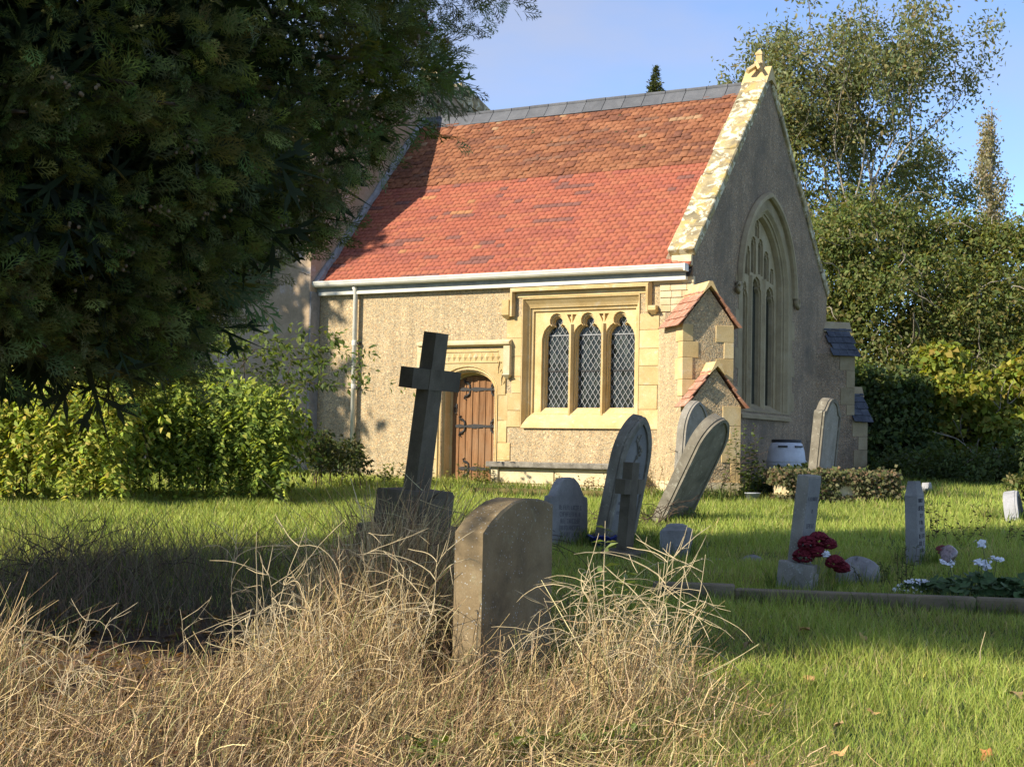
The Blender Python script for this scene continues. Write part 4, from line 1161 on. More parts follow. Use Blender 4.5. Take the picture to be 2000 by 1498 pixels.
# ================================================================== PLANT HELPERS
def unit(a): return a/np.maximum(np.linalg.norm(a, axis=-1, keepdims=True), 1e-9)
def rdir(n, r=RNG): return unit(r.normal(size=(n, 3)))
def palette(n, cols, jit=0.12, r=RNG, wts=None):
    cols = np.array(cols); c = cols[r.choice(len(cols), n, p=wts)]
    return np.clip(c*r.normal(1, jit, (n, 1))*r.normal(1, jit*0.35, (n, 3)), 0.003, 1)
def leaf_arrays(P, A, Nn, Ln, Wd, C, fold=0.25):
    n = len(P); A = unit(A); S = unit(np.cross(A, Nn)); U = np.cross(S, A)
    Ln = np.broadcast_to(np.asarray(Ln, float), (n,))[:, None]; Wd = np.broadcast_to(np.asarray(Wd, float), (n,))[:, None]
    V = np.stack([P, P + A*Ln*0.45 + S*Wd*0.5 + U*Wd*fold, P + A*Ln - U*Wd*fold*0.5, P + A*Ln*0.45 - S*Wd*0.5 + U*Wd*fold], 1).reshape(-1, 3)
    F = np.arange(n*4).reshape(-1, 4)
    return V, F, np.repeat(C, 4, 0)
def join(parts):
    VV, FF, CC = [], [], []; o = 0
    for V, F, C in parts:
        VV.append(V); FF.append(F+o); CC.append(C); o += len(V)
    return np.concatenate(VV), np.concatenate(FF), np.concatenate(CC)
def blades(P, H, W, lean, C, seg=2, r=RNG, tipdark=None):
    """upright tapering blades; lean (n,2) is the horizontal offset of the tip"""
    n = len(P); th = r.uniform(0, math.pi, n)
    S = np.stack([np.cos(th), np.sin(th), np.zeros(n)], 1)*W[:, None]*0.5
    if seg == 1:
        T = P + np.stack([lean[:, 0], lean[:, 1], H], 1)
        V = np.stack([P-S, P+S, T], 1).reshape(-1, 3); F = np.arange(n*3).reshape(-1, 3)
        return V, F, np.repeat(C, 3, 0)
    Mi = P + np.stack([lean[:, 0]*0.35, lean[:, 1]*0.35, H*0.58], 1)
    T = P + np.stack([lean[:, 0], lean[:, 1], H], 1)
    V = np.stack([P-S, P+S, Mi+S*0.75, Mi-S*0.75, T], 1).reshape(-1, 3)
    b = (np.arange(n)*5)[:, None]
    F = np.concatenate([b+np.array([[0, 1, 2]]), b+np.array([[0, 2, 3]]), b+np.array([[3, 2, 4]])], 1).reshape(-1, 3)
    return V, F, np.repeat(C, 5, 0)
def ribbons(PTS, W, C, r=RNG):
    """PTS (n,k,3) polylines -> flat strips of width W facing random ways"""
    n, k, _ = PTS.shape
    D = unit(PTS[:, -1]-PTS[:, 0]); S = unit(np.cross(D, rdir(n, r)))*(W[:, None]*0.5)
    tap = np.linspace(1, 0.45, k)[None, :, None]
    A = PTS + S[:, None]*tap; B = PTS - S[:, None]*tap
    V = np.stack([A, B], 2).reshape(-1, 3)
    base = (np.arange(n)*k*2)[:, None, None]; j = (np.arange(k-1)*2)[None, :, None]
    F = (base + j + np.array([0, 1, 3, 2])[None, None]).reshape(-1, 4)
    return V, F, np.repeat(C, k*2, 0)
MT['leaf'] = mat_attr('leaf', 0.6, 0.42, None, 0, 0.25)
MT['grassblade'] = mat_attr('grass_blade', 0.65, 0.35, None, 0, 0.25)
MT['straw'] = mat_attr('straw', 0.8, 0.18, None, 0, 0.15, (1.1, 1.0, 0.75))
MT['needle'] = mat_attr('conifer_spray', 0.6, 0.25, None, 0, 0.3)
MT['bark'] = mat_plain('bark', (0.13, 0.10, 0.075), 0.95, 0.1, 0, (9, 0.5, 1.5), 0.02)
MT['bark_pale'] = mat_plain('pale_bark', (0.26, 0.23, 0.18), 0.95, 0.1, 0, (9, 0.6, 1.4), 0.02)
MT['twig'] = mat_plain('dark_twig', (0.085, 0.06, 0.042), 0.9, 0.1, 0, (20, 0.6, 1.5))
MT['strawstem'] = mat_plain('straw_stem', (0.52, 0.42, 0.25), 0.8, 0.15, 0, (12, 0.75, 1.2))

def grow(mb, p, d, ln, rad, depth, tips, rnd, up=0.15, spread=0.6, kids=(2, 3), thin=0.62):
    pts = [Vector(p)]; dd = Vector(d).normalized(); n = 4
    for i in range(n):
        dd = (dd + Vector((rnd.gauss(0, .14), rnd.gauss(0, .14), rnd.gauss(0, .10)+up*0.25))).normalized()
        pts.append(pts[-1] + dd*ln/n)
    mb.tube(pts, [rad*(1-0.35*i/n) for i in range(n+1)], 6 if rad > 0.05 else 4, cap=False)
    if depth == 0:
        tips.append((pts[-1], dd)); tips.append((pts[-2], dd)); return
    if depth <= 2: tips.append((pts[2], dd))
    for k in range(rnd.randint(*kids)):
        q = pts[-1] if k < 2 else pts[rnd.choice((2, 3))]
        nd = (dd + Vector((rnd.gauss(0, spread), rnd.gauss(0, spread), rnd.gauss(0, spread*0.6)+up))).normalized()
        grow(mb, q, nd, ln*rnd.uniform(0.62, 0.85), rad*thin, depth-1, tips, rnd, up, spread, kids, thin)

def blob_leaves(clumps, n, size, cols, r, radial=0.35, wts=None, flat=0.0, asp=0.5, shell=0.35):
    """leaves spread through ellipsoid clumps, denser towards the outside. clumps: (cx,cy,cz,rx,ry,rz)"""
    cl = np.array(clumps, float); vol = (cl[:, 3]*cl[:, 4]*cl[:, 5])**0.67
    idx = r.choice(len(cl), n, p=vol/vol.sum())
    dirs = rdir(n, r)
    rad = r.uniform(shell, 1.0, n)**0.6
    wob = 1 + 0.22*np.sin(dirs[:, 0]*7+idx) * np.sin(dirs[:, 1]*6+idx*2) + 0.16*np.sin(dirs[:, 2]*11+idx*1.3+dirs[:, 0]*5)
    P = cl[idx, :3] + dirs*cl[idx, 3:]*(rad*wob)[:, None]
    A = unit(dirs*radial + rdir(n, r) + np.array([0, 0, -0.25])); Nn = unit(dirs*0.8 + rdir(n, r)*0.8 + np.array([0, 0, 0.35]))
    L_ = size*r.uniform(0.6, 1.3, n)
    return leaf_arrays(P, A, Nn, L_, L_*asp, palette(n, cols, 0.16, r, wts))
def sub_clumps(cl, k, r, rmin=0.22, rmax=0.42):
    """many small clumps on the surface of each big one, so the outline is uneven"""
    out = []
    for c in cl:
        c = np.array(c)
        for i in range(k):
            d = rdir(1, r)[0]
            if d[2] < -0.55: d[2] *= -0.4
            s = r.uniform(rmin, rmax)
            out.append((*(c[:3] + d*c[3:]*r.uniform(0.62, 1.0)), *(c[3:].mean()*s*np.array([1.15, 1.15, 0.75]))))
    return out
def tree(name, label, cat, base, tr, crown_parts, group=None, bark='bark', mat='leaf'):
    o = empty(name, base); tag(o, label, cat, group)
    if tr is not None:
        tr.v = [(p[0]-base[0], p[1]-base[1], p[2]-base[2]) for p in tr.v]
        tr.build('trunk', MT[bark], o, True)
    V, F, C = join(crown_parts)
    link('crown', mesh_np('crown', V-np.array(base), F, C), MT[mat], o)
    return o

# ================================================================== FOREGROUND CONIFER
def make_spray(rnd, pairs=5):
    """flat scale-leaf spray: stem, side branchlets and their forked tips as narrow kites, length 1 along +y"""
    Q = []
    def kite(x, y, ax, ay, l, w):
        nx, ny = -ay, ax
        Q.append([(x, y, 0), (x+ax*l*0.45+nx*w, y+ay*l*0.45+ny*w, 0), (x+ax*l, y+ay*l, 0), (x+ax*l*0.45-nx*w, y+ay*l*0.45-ny*w, 0)])
    kite(0, 0, 0, 1, 1.0, 0.02)
    for i in range(pairs):
        t = 0.10 + 0.80*i/pairs
        for s in (-1, 1):
            l = (0.52*(1-t)+0.10)*rnd.uniform(0.8, 1.2)*(1.0 if i else 0.75)
            a = s*rnd.uniform(0.62, 0.85); ax, ay = math.sin(a), math.cos(a)
            y = t + (0.05 if s > 0 else 0) ; kite(0, y, ax, ay, l, 0.021)
            for f, g in ((0.48, 0.46),):
                for s2 in (-1, 1):
                    b = a + s2*rnd.uniform(0.5, 0.75)
                    kite(ax*l*f, y+ay*l*f, math.sin(b), math.cos(b), l*g*rnd.uniform(.8, 1.2), 0.018)
    V = np.array(Q).reshape(-1, 3); F = np.arange(len(V)).reshape(-1, 4)
    V[:, 2] = -0.22*V[:, 1]**2 - 0.25*V[:, 0]**2
    return V, F
def bake(variants, P, A, Nn, S, C, r):
    parts = []
    A = unit(A); X = unit(np.cross(A, Nn)); Z = np.cross(X, A)
    pick = r.integers(0, len(variants), len(P))
    for k, (V, F) in enumerate(variants):
        i = np.where(pick == k)[0]
        if len(i) == 0: continue
        W = (V[None, :, 0, None]*X[i, None] + V[None, :, 1, None]*A[i, None] + V[None, :, 2, None]*Z[i, None])*S[i, None, None] + P[i, None]
        n, m = len(i), len(V)
        Fb = (np.arange(n)*m)[:, None, None] + F[None]
        grad = 0.75 + 0.45*np.clip(V[:, 1], 0, 1)            # younger growth is paler towards the tip
        cc = (C[i, None]*grad[None, :, None]).reshape(-1, 3)
        parts.append((W.reshape(-1, 3), Fb.reshape(-1, 4), cc))
    return join(parts)
def conifer():
    r = np.random.default_rng(5); rnd = random.Random(5)
    bx, by = -4.55, 10.0; b0 = float(gz(bx, by))
    zk = [2.05, 2.45, 3.0, 3.5, 4.0, 4.7, 6.2, 8.2, 10.0, 11.6]; rk = [2.2, 2.6, 3.15, 3.58, 4.0, 4.32, 4.3, 3.2, 1.8, 0.3]
    def rad(z): return np.interp(z, zk, rk)
    o = empty('conifer_tree', (bx, by, b0)); tag(o, 'dark overhanging cypress with flat scaly sprays and small cones', 'tree')
    tr = MB()
    tr.tube([(0, 0, -0.2), (0.05, 0, 1.5), (0, 0.1, 5), (0.1, 0, 9), (0, 0, 11.3)], [0.38, 0.30, 0.2, 0.1, 0.02], 10)
    # boughs: from the stem out to drooping, upturned ends
    nb = 190
    ends = []
    for k in range(nb):
        z = 2.15 + 9.0*(rnd.random()**1.8); a = rnd.uniform(0, 2*math.pi)
        if k < 110: a = rnd.uniform(-2.3, 0.75)                 # more of them on the side in view
        R_ = rad(z)*rnd.uniform(0.86, 1.04)
        zz = z - b0
        pts = [Vector((0, 0, zz+0.3)), Vector((math.cos(a)*R_*0.4, math.sin(a)*R_*0.4, zz+0.45)), Vector((math.cos(a)*R_*0.8, math.sin(a)*R_*0.8, zz+0.15)), Vector((math.cos(a)*R_, math.sin(a)*R_, zz+rnd.uniform(-.1, .12)))]
        ends.append((pts, a, R_))
        tr.tube(pts, [0.05, 0.035, 0.02, 0.008], 5, cap=False)
    tr.build('trunk', MT['bark'], o, True)
    # sprays clothe the outer half of every bough
    var = [make_spray(rnd) for _ in range(6)]
    coarse = [make_spray(rnd, 3) for _ in range(3)]
    for V_, F_ in coarse: V_[:, 0] *= 1.25
    P, A, N_, S, C = [], [], [], [], []
    for pts, a, R_ in ends:
        vis = -2.4 < a < 0.9 and pts[-1].z < 5.2
        ns = 84 if vis else 20
        out = Vector((math.cos(a), math.sin(a), 0)); side = Vector((-math.sin(a), math.cos(a), 0))
        wid = rnd.uniform(0.28, 0.5)
        for i in range(ns):
            f = 1 - abs(rnd.gauss(0, 0.26))
            f = min(max(f, 0.15), 1.02)
            k = min(int(f*3), 2); q = pts[k].lerp(pts[k+1], min(max(f*3-k, 0), 1))
            lat = rnd.gauss(0, wid)*(1.15-f*0.55)
            q = q + side*lat + Vector((0, 0, rnd.gauss(0, 0.10) - abs(lat)*0.35))
            P.append(q); d = out*rnd.uniform(0.5, 1.2) + side*(lat*1.0+rnd.gauss(0, .35)) + Vector((0, 0, rnd.uniform(-0.55, 0.55)))
            A.append(d); N_.append(Vector((rnd.gauss(0, .55), rnd.gauss(0, .55), 1)) if rnd.random() < 0.45 else out.cross(Vector((0, 0, 1))) + Vector((rnd.gauss(0, .6), rnd.gauss(0, .6), rnd.gauss(0, .4))))
            S.append(rnd.uniform(0.13, 0.23) if vis else rnd.uniform(0.30, 0.55))
    # infill near the visible skin, so that the crown closes
    nf = 9800
    zf = r.uniform(2.15, 5.4, nf); af = r.uniform(-2.4, 0.85, nf)
    rf = np.array([float(rad(z)) for z in zf])*(1 - np.abs(r.normal(0, 0.10, nf)) - 0.02)*(1+0.05*np.sin(af*9+zf*4)+0.05*np.sin(af*17-zf*7))
    Pf = np.stack([np.cos(af)*rf, np.sin(af)*rf, zf-b0], 1)
    outf = np.stack([np.cos(af), np.sin(af), np.zeros(nf)], 1)
    Af = outf*r.uniform(0.3, 1.0, (nf, 1)) + r.normal(0, 0.5, (nf, 3)) + np.array([0, 0, -0.05])
    Nf = np.cross(outf, [0, 0, 1])*0.8 + r.normal(0, 0.7, (nf, 3))
    P = np.concatenate([np.array([tuple(p) for p in P]), Pf]); A = np.concatenate([np.array([tuple(p) for p in A]), Af]); N_ = np.concatenate([np.array([tuple(p) for p in N_]), Nf])
    S = np.concatenate([np.array(S), r.uniform(0.11, 0.20, nf)])
    C = palette(len(P), [(0.090, 0.125, 0.034), (0.115, 0.150, 0.040), (0.155, 0.190, 0.048), (0.09, 0.112, 0.034), (0.12, 0.12, 0.038)], 0.26, r)
    fine = bake(var, P, A, N_, S, C, r)
    # coarse sprays inside and on the far side keep the shade solid
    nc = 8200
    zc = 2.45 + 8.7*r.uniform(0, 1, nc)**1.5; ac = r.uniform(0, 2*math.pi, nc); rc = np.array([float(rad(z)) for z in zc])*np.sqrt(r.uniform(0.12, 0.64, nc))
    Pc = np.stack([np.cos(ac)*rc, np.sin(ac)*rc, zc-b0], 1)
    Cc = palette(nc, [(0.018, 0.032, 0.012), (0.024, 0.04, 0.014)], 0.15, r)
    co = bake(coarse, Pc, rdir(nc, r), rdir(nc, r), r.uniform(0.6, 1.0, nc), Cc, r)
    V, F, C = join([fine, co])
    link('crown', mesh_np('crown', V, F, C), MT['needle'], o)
    # small round cones
    cm = MB().lathe([(0.002, -0.011), (0.008, -0.008), (0.011, 0), (0.008, 0.008), (0.002, 0.011)], 6).mesh('cone', True)
    cv = np.array([v.co[:] for v in cm.vertices]); cf = [tuple(p.vertices) for p in cm.polygons]
    mb = MB()
    for k in range(70):
        z = rnd.uniform(2.3, 4.2); a = rnd.uniform(-1.9, 0.2); R_ = float(rad(z))*rnd.uniform(0.96, 1.02)
        for j in range(rnd.randint(4, 9)):
            q = Vector((math.cos(a)*R_, math.sin(a)*R_, z-b0)) + Vector((rnd.gauss(0, .05), rnd.gauss(0, .05), rnd.gauss(0, .05)))
            mb.add([tuple(q+Vector(c)) for c in cv], cf)
    tag(mb.build('cone', mat_plain('cone_brown', (0.16, 0.12, 0.075), 0.9), o, True), kind='stuff')
conifer()

# ================================================================== BACKGROUND TREES
def ash():
    r = np.random.default_rng(21); rnd = random.Random(21)
    base = (9.9, 50.0, 1.35)
    mb = MB(); tips = []
    mb.tube([(base[0], base[1], 1.2), (base[0]+0.2, base[1], 4), (base[0], base[1], 6.5)], [0.42, 0.36, 0.30], 8)
    for k in range(7):
        a = k*0.9+0.3
        grow(mb, (base[0]+0.1, base[1], 5.2+0.35*k), (math.cos(a)*0.58, math.sin(a)*0.58, 1.0), 3.2, 0.085, 4, tips, rnd, 0.16, 0.42, (2, 3), 0.62)
    T = np.array([tuple(t[0]) for t in tips])
    n = 50
    P = np.repeat(T, n, 0) + r.normal(0, 0.36, (len(T)*n, 3))*np.array([1, 1, 0.8])
    A = rdir(len(P), r) + np.array([0.2, 0, -0.5])
    L_ = r.uniform(0.11, 0.22, len(P))
    C = palette(len(P), [(0.20, 0.225, 0.09), (0.235, 0.25, 0.105), (0.155, 0.19, 0.085), (0.25, 0.215, 0.09), (0.18, 0.215, 0.12)], 0.15, r)
    low = [(8.9, 49.5, 9.6, 1.8, 1.5, 1.6), (11.6, 49.5, 9.4, 1.8, 1.5, 1.6), (10.2, 49.5, 8.4, 2.4, 1.5, 1.3), (12.6, 50, 10.8, 1.2, 1.2, 1.0), (9.6, 49.6, 11.6, 2.0, 1.6, 1.7), (11.4, 49.8, 12.0, 1.7, 1.5, 1.5), (8.0, 50, 12.2, 1.1, 1.1, 1.3)]
    lowl = blob_leaves(sub_clumps(low, 20, r), 9500, 0.17, [(0.20, 0.225, 0.085), (0.16, 0.19, 0.075), (0.25, 0.215, 0.09)], r)
    P[:, 0] = 10.95+(P[:, 0]-9.9)*0.76
    mb.v = [(10.95+(q[0]-9.9)*0.76, q[1], q[2]) for q in mb.v]; base = (10.95, 50.0, 1.35)
    lowl[0][:, 0] += 0.5
    tree('ash_tree', 'tall open-crowned ash tree with sky showing between its leaves behind the gable', 'tree', base, mb, [leaf_arrays(P, A, rdir(len(P), r), L_, L_*0.42, C), lowl], 'trees behind the church', 'bark_pale')
ash()
def bush(name, label, cl, n, size, cols, seed, group, base, stems=6, k=26, bark='bark_pale', asp=0.5, twigs=0, wts=None, mat='leaf'):
    r = np.random.default_rng(seed); rnd = random.Random(seed)
    mb = MB(); tips = []; tw = MB()
    for i in range(stems):
        c = cl[i % len(cl)]
        d = Vector((c[0]-base[0], c[1]-base[1], c[2]-base[2]+0.6)).normalized()
        grow(mb, base, d, (Vector(c[:3])-Vector(base)).length*0.42, 0.10*min(1, c[5]/2), 2, tips, rnd, 0.1, 0.5, (2, 3))
    for i in range(twigs):                                   # bare pale twigs among the leaves
        c = cl[rnd.randrange(len(cl))]; d = rdir(1, r)[0]
        if d[1] > 0.2: d[1] *= -1
        p = Vector(c[:3]) + Vector(d*np.array(c[3:])*0.85)
        pts = [p]
        dd = Vector(rdir(1, r)[0]) + Vector((0, -0.3, 0))
        for s_ in range(5):
            dd = (dd.normalized()*1.2 + Vector(rdir(1, r)[0])*0.7).normalized(); pts.append(pts[-1] + dd*0.22)
        tw.tube(pts, [0.018, 0.016, 0.013, 0.01, 0.008, 0.004], 4, cap=False)
    sc = sub_clumps(cl, k, r)
    parts = [blob_leaves(sc, int(n*0.68), size, cols, r, wts=wts, asp=asp), blob_leaves(cl, int(n*0.32), size*1.35, cols, r, shell=0.25, wts=wts, asp=asp)]
    o = tree(name, label, 'tree' if 'tree' in name else 'bush', base, mb, parts, group, bark, mat)
    if twigs:
        tw.v = [(p[0]-base[0], p[1]-base[1], p[2]-base[2]) for p in tw.v]
        tag(tw.build('twig', MT[bark], o, True), kind='stuff')
    return o
G_H = 'hedgerow beyond the church'
haw = [(0.155, 0.195, 0.055), (0.135, 0.18, 0.05), (0.195, 0.215, 0.066), (0.105, 0.145, 0.042), (0.21, 0.19, 0.068)]
bush('hawthorn_tree', 'dense olive green hawthorn with pale twigs behind the slate-capped buttress', [(8.6, 39, 3.2, 2.2, 1.8, 2.0), (9.6, 39.5, 5.6, 2.3, 1.9, 1.9), (8.3, 40, 6.6, 1.5, 1.4, 1.5), (10.6, 39, 3.4, 1.8, 1.6, 1.9), (9.4, 40.5, 7.6, 1.6, 1.4, 1.2), (7.6, 40.5, 4.6, 1.3, 1.2, 2.4), (9.6, 42, 4.4, 2.6, 1.2, 2.6)], 70000, 0.115, haw, 31, G_H, (9.3, 39.5, 1.3), 6, 26, twigs=90)
bush('hawthorn_tree', 'olive hawthorn with yellowing top leaves standing right of the big hawthorn', [(12.4, 39.5, 5.2, 2.2, 1.8, 2.2), (13.6, 40, 3.2, 2.2, 1.8, 1.9), (13.4, 41, 7.2, 1.7, 1.5, 1.2), (11.6, 41, 7.0, 1.4, 1.4, 1.3), (11.9, 39.0, 3.4, 2.0, 1.5, 1.8), (12.6, 42, 4.4, 2.6, 1.2, 2.6)], 56000, 0.12, haw + [(0.20, 0.19, 0.04)], 32, G_H, (12.6, 40.2, 1.3), 5, 26, twigs=60)
bush('maple_bush', 'bright yellow-green field maple bush in sun below the hawthorns', [(10.5, 35.6, 3.1, 0.9, 0.7, 0.5), (11.5, 35.4, 2.3, 0.9, 0.7, 0.45), (9.8, 35.9, 2.2, 0.7, 0.6, 0.45), (12.3, 36.0, 3.6, 0.9, 0.7, 0.7), (11.2, 35.8, 1.7, 1.0, 0.7, 0.45), (10.2, 36.2, 4.0, 0.6, 0.5, 0.4)], 11000, 0.14, [(0.24, 0.29, 0.045), (0.29, 0.31, 0.05), (0.16, 0.22, 0.035), (0.34, 0.30, 0.06)], 33, G_H, (10.8, 36.0, 1.3), 5, 16, asp=0.8)
bush('ivy_bush', 'dark glossy ivy bush right beside the slate-capped buttress', [(8.35, 35.2, 1.9, 0.9, 0.8, 0.9), (8.9, 35.4, 2.8, 0.8, 0.7, 0.9), (8.0, 35.6, 3.0, 0.6, 0.6, 0.8), (9.2, 35.2, 1.7, 0.8, 0.7, 0.6)], 15000, 0.105, [(0.07, 0.11, 0.034), (0.09, 0.13, 0.04), (0.055, 0.09, 0.03), (0.14, 0.18, 0.055)], 34, G_H, (8.6, 35.6, 1.3), 4, 22, asp=0.8)
bush('elder_bush', 'low dark green leafy bush in shade at the edge of the sunlit grass', [(9.0, 30.6, 1.35, 1.2, 0.8, 0.55), (10.6, 30.4, 1.5, 1.3, 0.9, 0.7), (11.9, 30.2, 1.6, 1.2, 0.9, 0.9), (8.2, 31.6, 1.3, 0.8, 0.7, 0.5)], 15000, 0.10, [(0.075, 0.11, 0.034), (0.06, 0.09, 0.03), (0.10, 0.135, 0.042)], 35, G_H, (10.2, 30.8, 1.1), 4, 22)
bush('hedge_bush', 'shadowy understorey bush filling the gap beneath the hawthorns', [(9.5, 37.5, 1.8, 2.4, 0.8, 1.0), (12.6, 36.8, 1.9, 2.2, 0.8, 1.2)], 16000, 0.13, [(0.07, 0.10, 0.032), (0.09, 0.12, 0.036)], 36, G_H, (11.0, 37.4, 1.3), 4, 18)
def poplar():
    r = np.random.default_rng(41); rnd = random.Random(41)
    base = (28.6, 92.0, 1.35); mb = MB()
    mb.tube([(base[0], base[1], 1.2), (base[0], base[1], 14), (base[0]+0.1, base[1], 23.2)], [0.4, 0.2, 0.03], 6)
    P = []
    for k in range(90):
        z = rnd.uniform(3, 22.3); w = np.interp(z, [3, 8, 15, 20, 23.3], [2.0, 2.2, 2.0, 1.1, 0.2]); a = rnd.uniform(0, 6.28)
        rr = w*math.sqrt(rnd.random())
        q = Vector((base[0]+math.cos(a)*rr*0.5, base[1]+math.sin(a)*rr*0.5, z-1.2)); q2 = Vector((base[0]+math.cos(a)*rr, base[1]+math.sin(a)*rr, z+rnd.uniform(0.3, 1.0)))
        mb.tube([q, q.lerp(q2, .5), q2], [0.05, 0.03, 0.012], 4, cap=False)
        for j in range(130): P.append(tuple(q.lerp(q2, rnd.random()) + Vector((rnd.gauss(0, .22), rnd.gauss(0, .22), rnd.gauss(0, .3)))))
    P = np.array(P); L_ = r.uniform(0.14, 0.26, len(P))
    tree('poplar_tree', 'slim pale poplar with thinning leaves far beyond the hedgerow', 'tree', base, mb, [leaf_arrays(P, rdir(len(P), r)+np.array([0, 0, .5]), rdir(len(P), r), L_, L_*0.6, palette(len(P), [(0.34, 0.30, 0.19), (0.38, 0.34, 0.22), (0.27, 0.25, 0.15)], 0.15, r))], None, 'bark_pale')
poplar()
def fir():
    r = np.random.default_rng(43); rnd = random.Random(43)
    base = (6.35, 70.0, 1.35); mb = MB(); mb.tube([(base[0], base[1], 1.2), (base[0], base[1], 19.0)], [0.35, 0.02], 6)
    P, A = [], []
    for k in range(420):
        z = 19.6 - 12*(k/420)**1.2; w = 0.03+0.42*(19.6-z); a = rnd.uniform(0, 6.28); f = rnd.uniform(0.25, 1)
        for j in range(16):
            P.append((base[0]+math.cos(a)*w*f*j/16+rnd.gauss(0, .05), base[1]+math.sin(a)*w*f*j/16, z-0.1*f*w*j/16+rnd.gauss(0, .04))); A.append((math.cos(a), math.sin(a), 0.25))
    P = np.array(P); A = np.array(A)+r.normal(0, .4, (len(P), 3)); L_ = r.uniform(0.14, 0.26, len(P))*np.clip(0.4+0.5*(19.6-P[:, 2]), 0.3, 1)
    tree('fir_tree', 'distant fir whose dark tip shows above the roof ridge', 'tree', base, mb, [leaf_arrays(P, A, rdir(len(P), r), L_, L_*0.4, palette(len(P), [(0.07, 0.09, 0.035), (0.09, 0.105, 0.04)], 0.15, r))])
    base = (10.6, 78.0, 1.35); mb = MB(); mb.tube([(base[0], base[1], 1.2), (base[0], base[1], 19.3)], [0.35, 0.03], 6)
    cl = [(base[0]-0.1, base[1], 20.0, 0.9, 0.9, 0.8), (base[0], base[1], 17.5, 2.0, 2.0, 2.0), (base[0]+1.5, base[1], 18.9, 0.8, 0.8, 0.8)]
    tree('far_tree', 'distant round leafy treetop just clearing the ridge beside the gable', 'tree', base, mb, [blob_leaves(sub_clumps(cl, 12, r), 3500, 0.26, haw, r)])
fir()
# a yew standing out of frame on the left shades the nave wall
bush('yew_tree', 'dark yew south of the nave beyond the shrubs', [(-14.7, 25.9, 4.5, 2.0, 2.0, 3.4), (-14.5, 25.7, 8.6, 1.9, 1.9, 3.2), (-14.7, 25.9, 12.2, 1.7, 1.7, 2.6), (-15.8, 26.6, 7.5, 1.9, 1.9, 4.6)], 30000, 0.36, [(0.03, 0.045, 0.016), (0.025, 0.04, 0.014)], 51, None, (-14.7, 25.9, 0.95), 4, 22)

# ================================================================== SHRUBS ON THE LEFT
def arching_shrub(name, label, xr, yr, hgt, nst, seed, cols, size, spread=1.0, reach=0.9, droop=1.0, nleaf=34, skew=(0, -0.25), skin=0):
    r = np.random.default_rng(seed); rnd = random.Random(seed)
    base = ((xr[0]+xr[1])/2, (yr[0]+yr[1])/2, float(gz(0, (yr[0]+yr[1])/2)))
    mb = MB(); P, A, L_ = [], [], []
    for k in range(nst):
        x = rnd.uniform(*xr); y = rnd.uniform(*yr); z = float(gz(x, y))
        u = (x-xr[0])/(xr[1]-xr[0])
        h = hgt(u)*rnd.uniform(0.62, 1.05); a = rnd.uniform(0, 2*math.pi)
        out = Vector((math.cos(a)+skew[0], math.sin(a)+skew[1]*2.0, 0))*reach*rnd.uniform(0.3, 1.0)
        pts = []; sagk = rnd.uniform(0.35, 0.92)
        for i in range(9):
            t = i/8
            zz = h*(1-(1-min(t/0.62, 1))**2) - (max(t-0.62, 0)/0.38)**1.3*h*droop*sagk
            pts.append(Vector((x, y, z+zz)) + out*t**1.3 + Vector((rnd.gauss(0, .02), rnd.gauss(0, .02), 0)))
        if k % 7 == 0: mb.tube([pts[0], pts[2], pts[4], pts[6], pts[8]], [0.010, 0.009, 0.007, 0.005, 0.003], 4, cap=False)
        for j in range(nleaf):
            t = rnd.uniform(0.12, 1.0)*8; i = min(int(t), 7); q = pts[i].lerp(pts[i+1], t-i); d = (pts[i+1]-pts[i]).normalized()
            for s_ in (-1, 1):
                w_ = d.cross(Vector((rnd.gauss(0, 1), rnd.gauss(0, 1), rnd.gauss(0, 1)))).normalized()
                P.append(tuple(q+w_*rnd.uniform(0, .07))); A.append(tuple(w_*0.8 + d*0.5 + Vector((0, 0, -0.35)))); L_.append(size*rnd.uniform(0.6, 1.25))
    for k in range(skin):                     # curtains of shoots down the face
        x = rnd.uniform(xr[0]-0.2, xr[1]+0.2); u = min(max((x-xr[0])/(xr[1]-xr[0]), 0), 1); top = hgt(u)*rnd.uniform(0.30, 0.98)
        y = yr[0] - reach*(0.30+0.42*(1-top/hgt(u))) + rnd.gauss(0, .20); z = float(gz(x, y)); ln = rnd.uniform(0.3, 0.9); dx = rnd.gauss(0, .12)
        for j in range(26):
            t = j/25; a_ = rnd.uniform(0, 6.28)
            q = Vector((x+dx*t, y-0.12*t, max(z+top-ln*t, z+0.03)))
            P.append(tuple(q)); A.append((math.cos(a_), math.sin(a_)*0.6-0.35, -0.45)); L_.append(size*rnd.uniform(0.65, 1.25)*(1-0.35*t))
    P, A, L_ = np.array(P), np.array(A), np.array(L_)
    Nn = rdir(len(P), r)*0.6 + np.array([-0.35, -0.55, 0.75])
    C = palette(len(P), cols, 0.15, r)
    o = empty(name, base); tag(o, label, 'bush', 'shrubs in front of the nave')
    mb.v = [(p[0]-base[0], p[1]-base[1], p[2]-base[2]) for p in mb.v]
    mb.build('stem', MT['twig'], o)
    V, F, C = leaf_arrays(P, A, Nn, L_, L_*0.46, C)
    link('foliage', mesh_np('foliage', V-np.array(base), F, C), MT['leaf'], o)
    return o
yg = [(0.36, 0.42, 0.065), (0.29, 0.37, 0.055), (0.44, 0.46, 0.085), (0.52, 0.46, 0.10), (0.22, 0.30, 0.05)]
arching_shrub('flowering_shrub', 'bright yellow-green arching shrub in full sun at the lawn edge', (-8.8, -5.2), (20.6, 22.0), lambda u: 1.8, 300, 61, yg, 0.12, reach=0.9, skin=430)
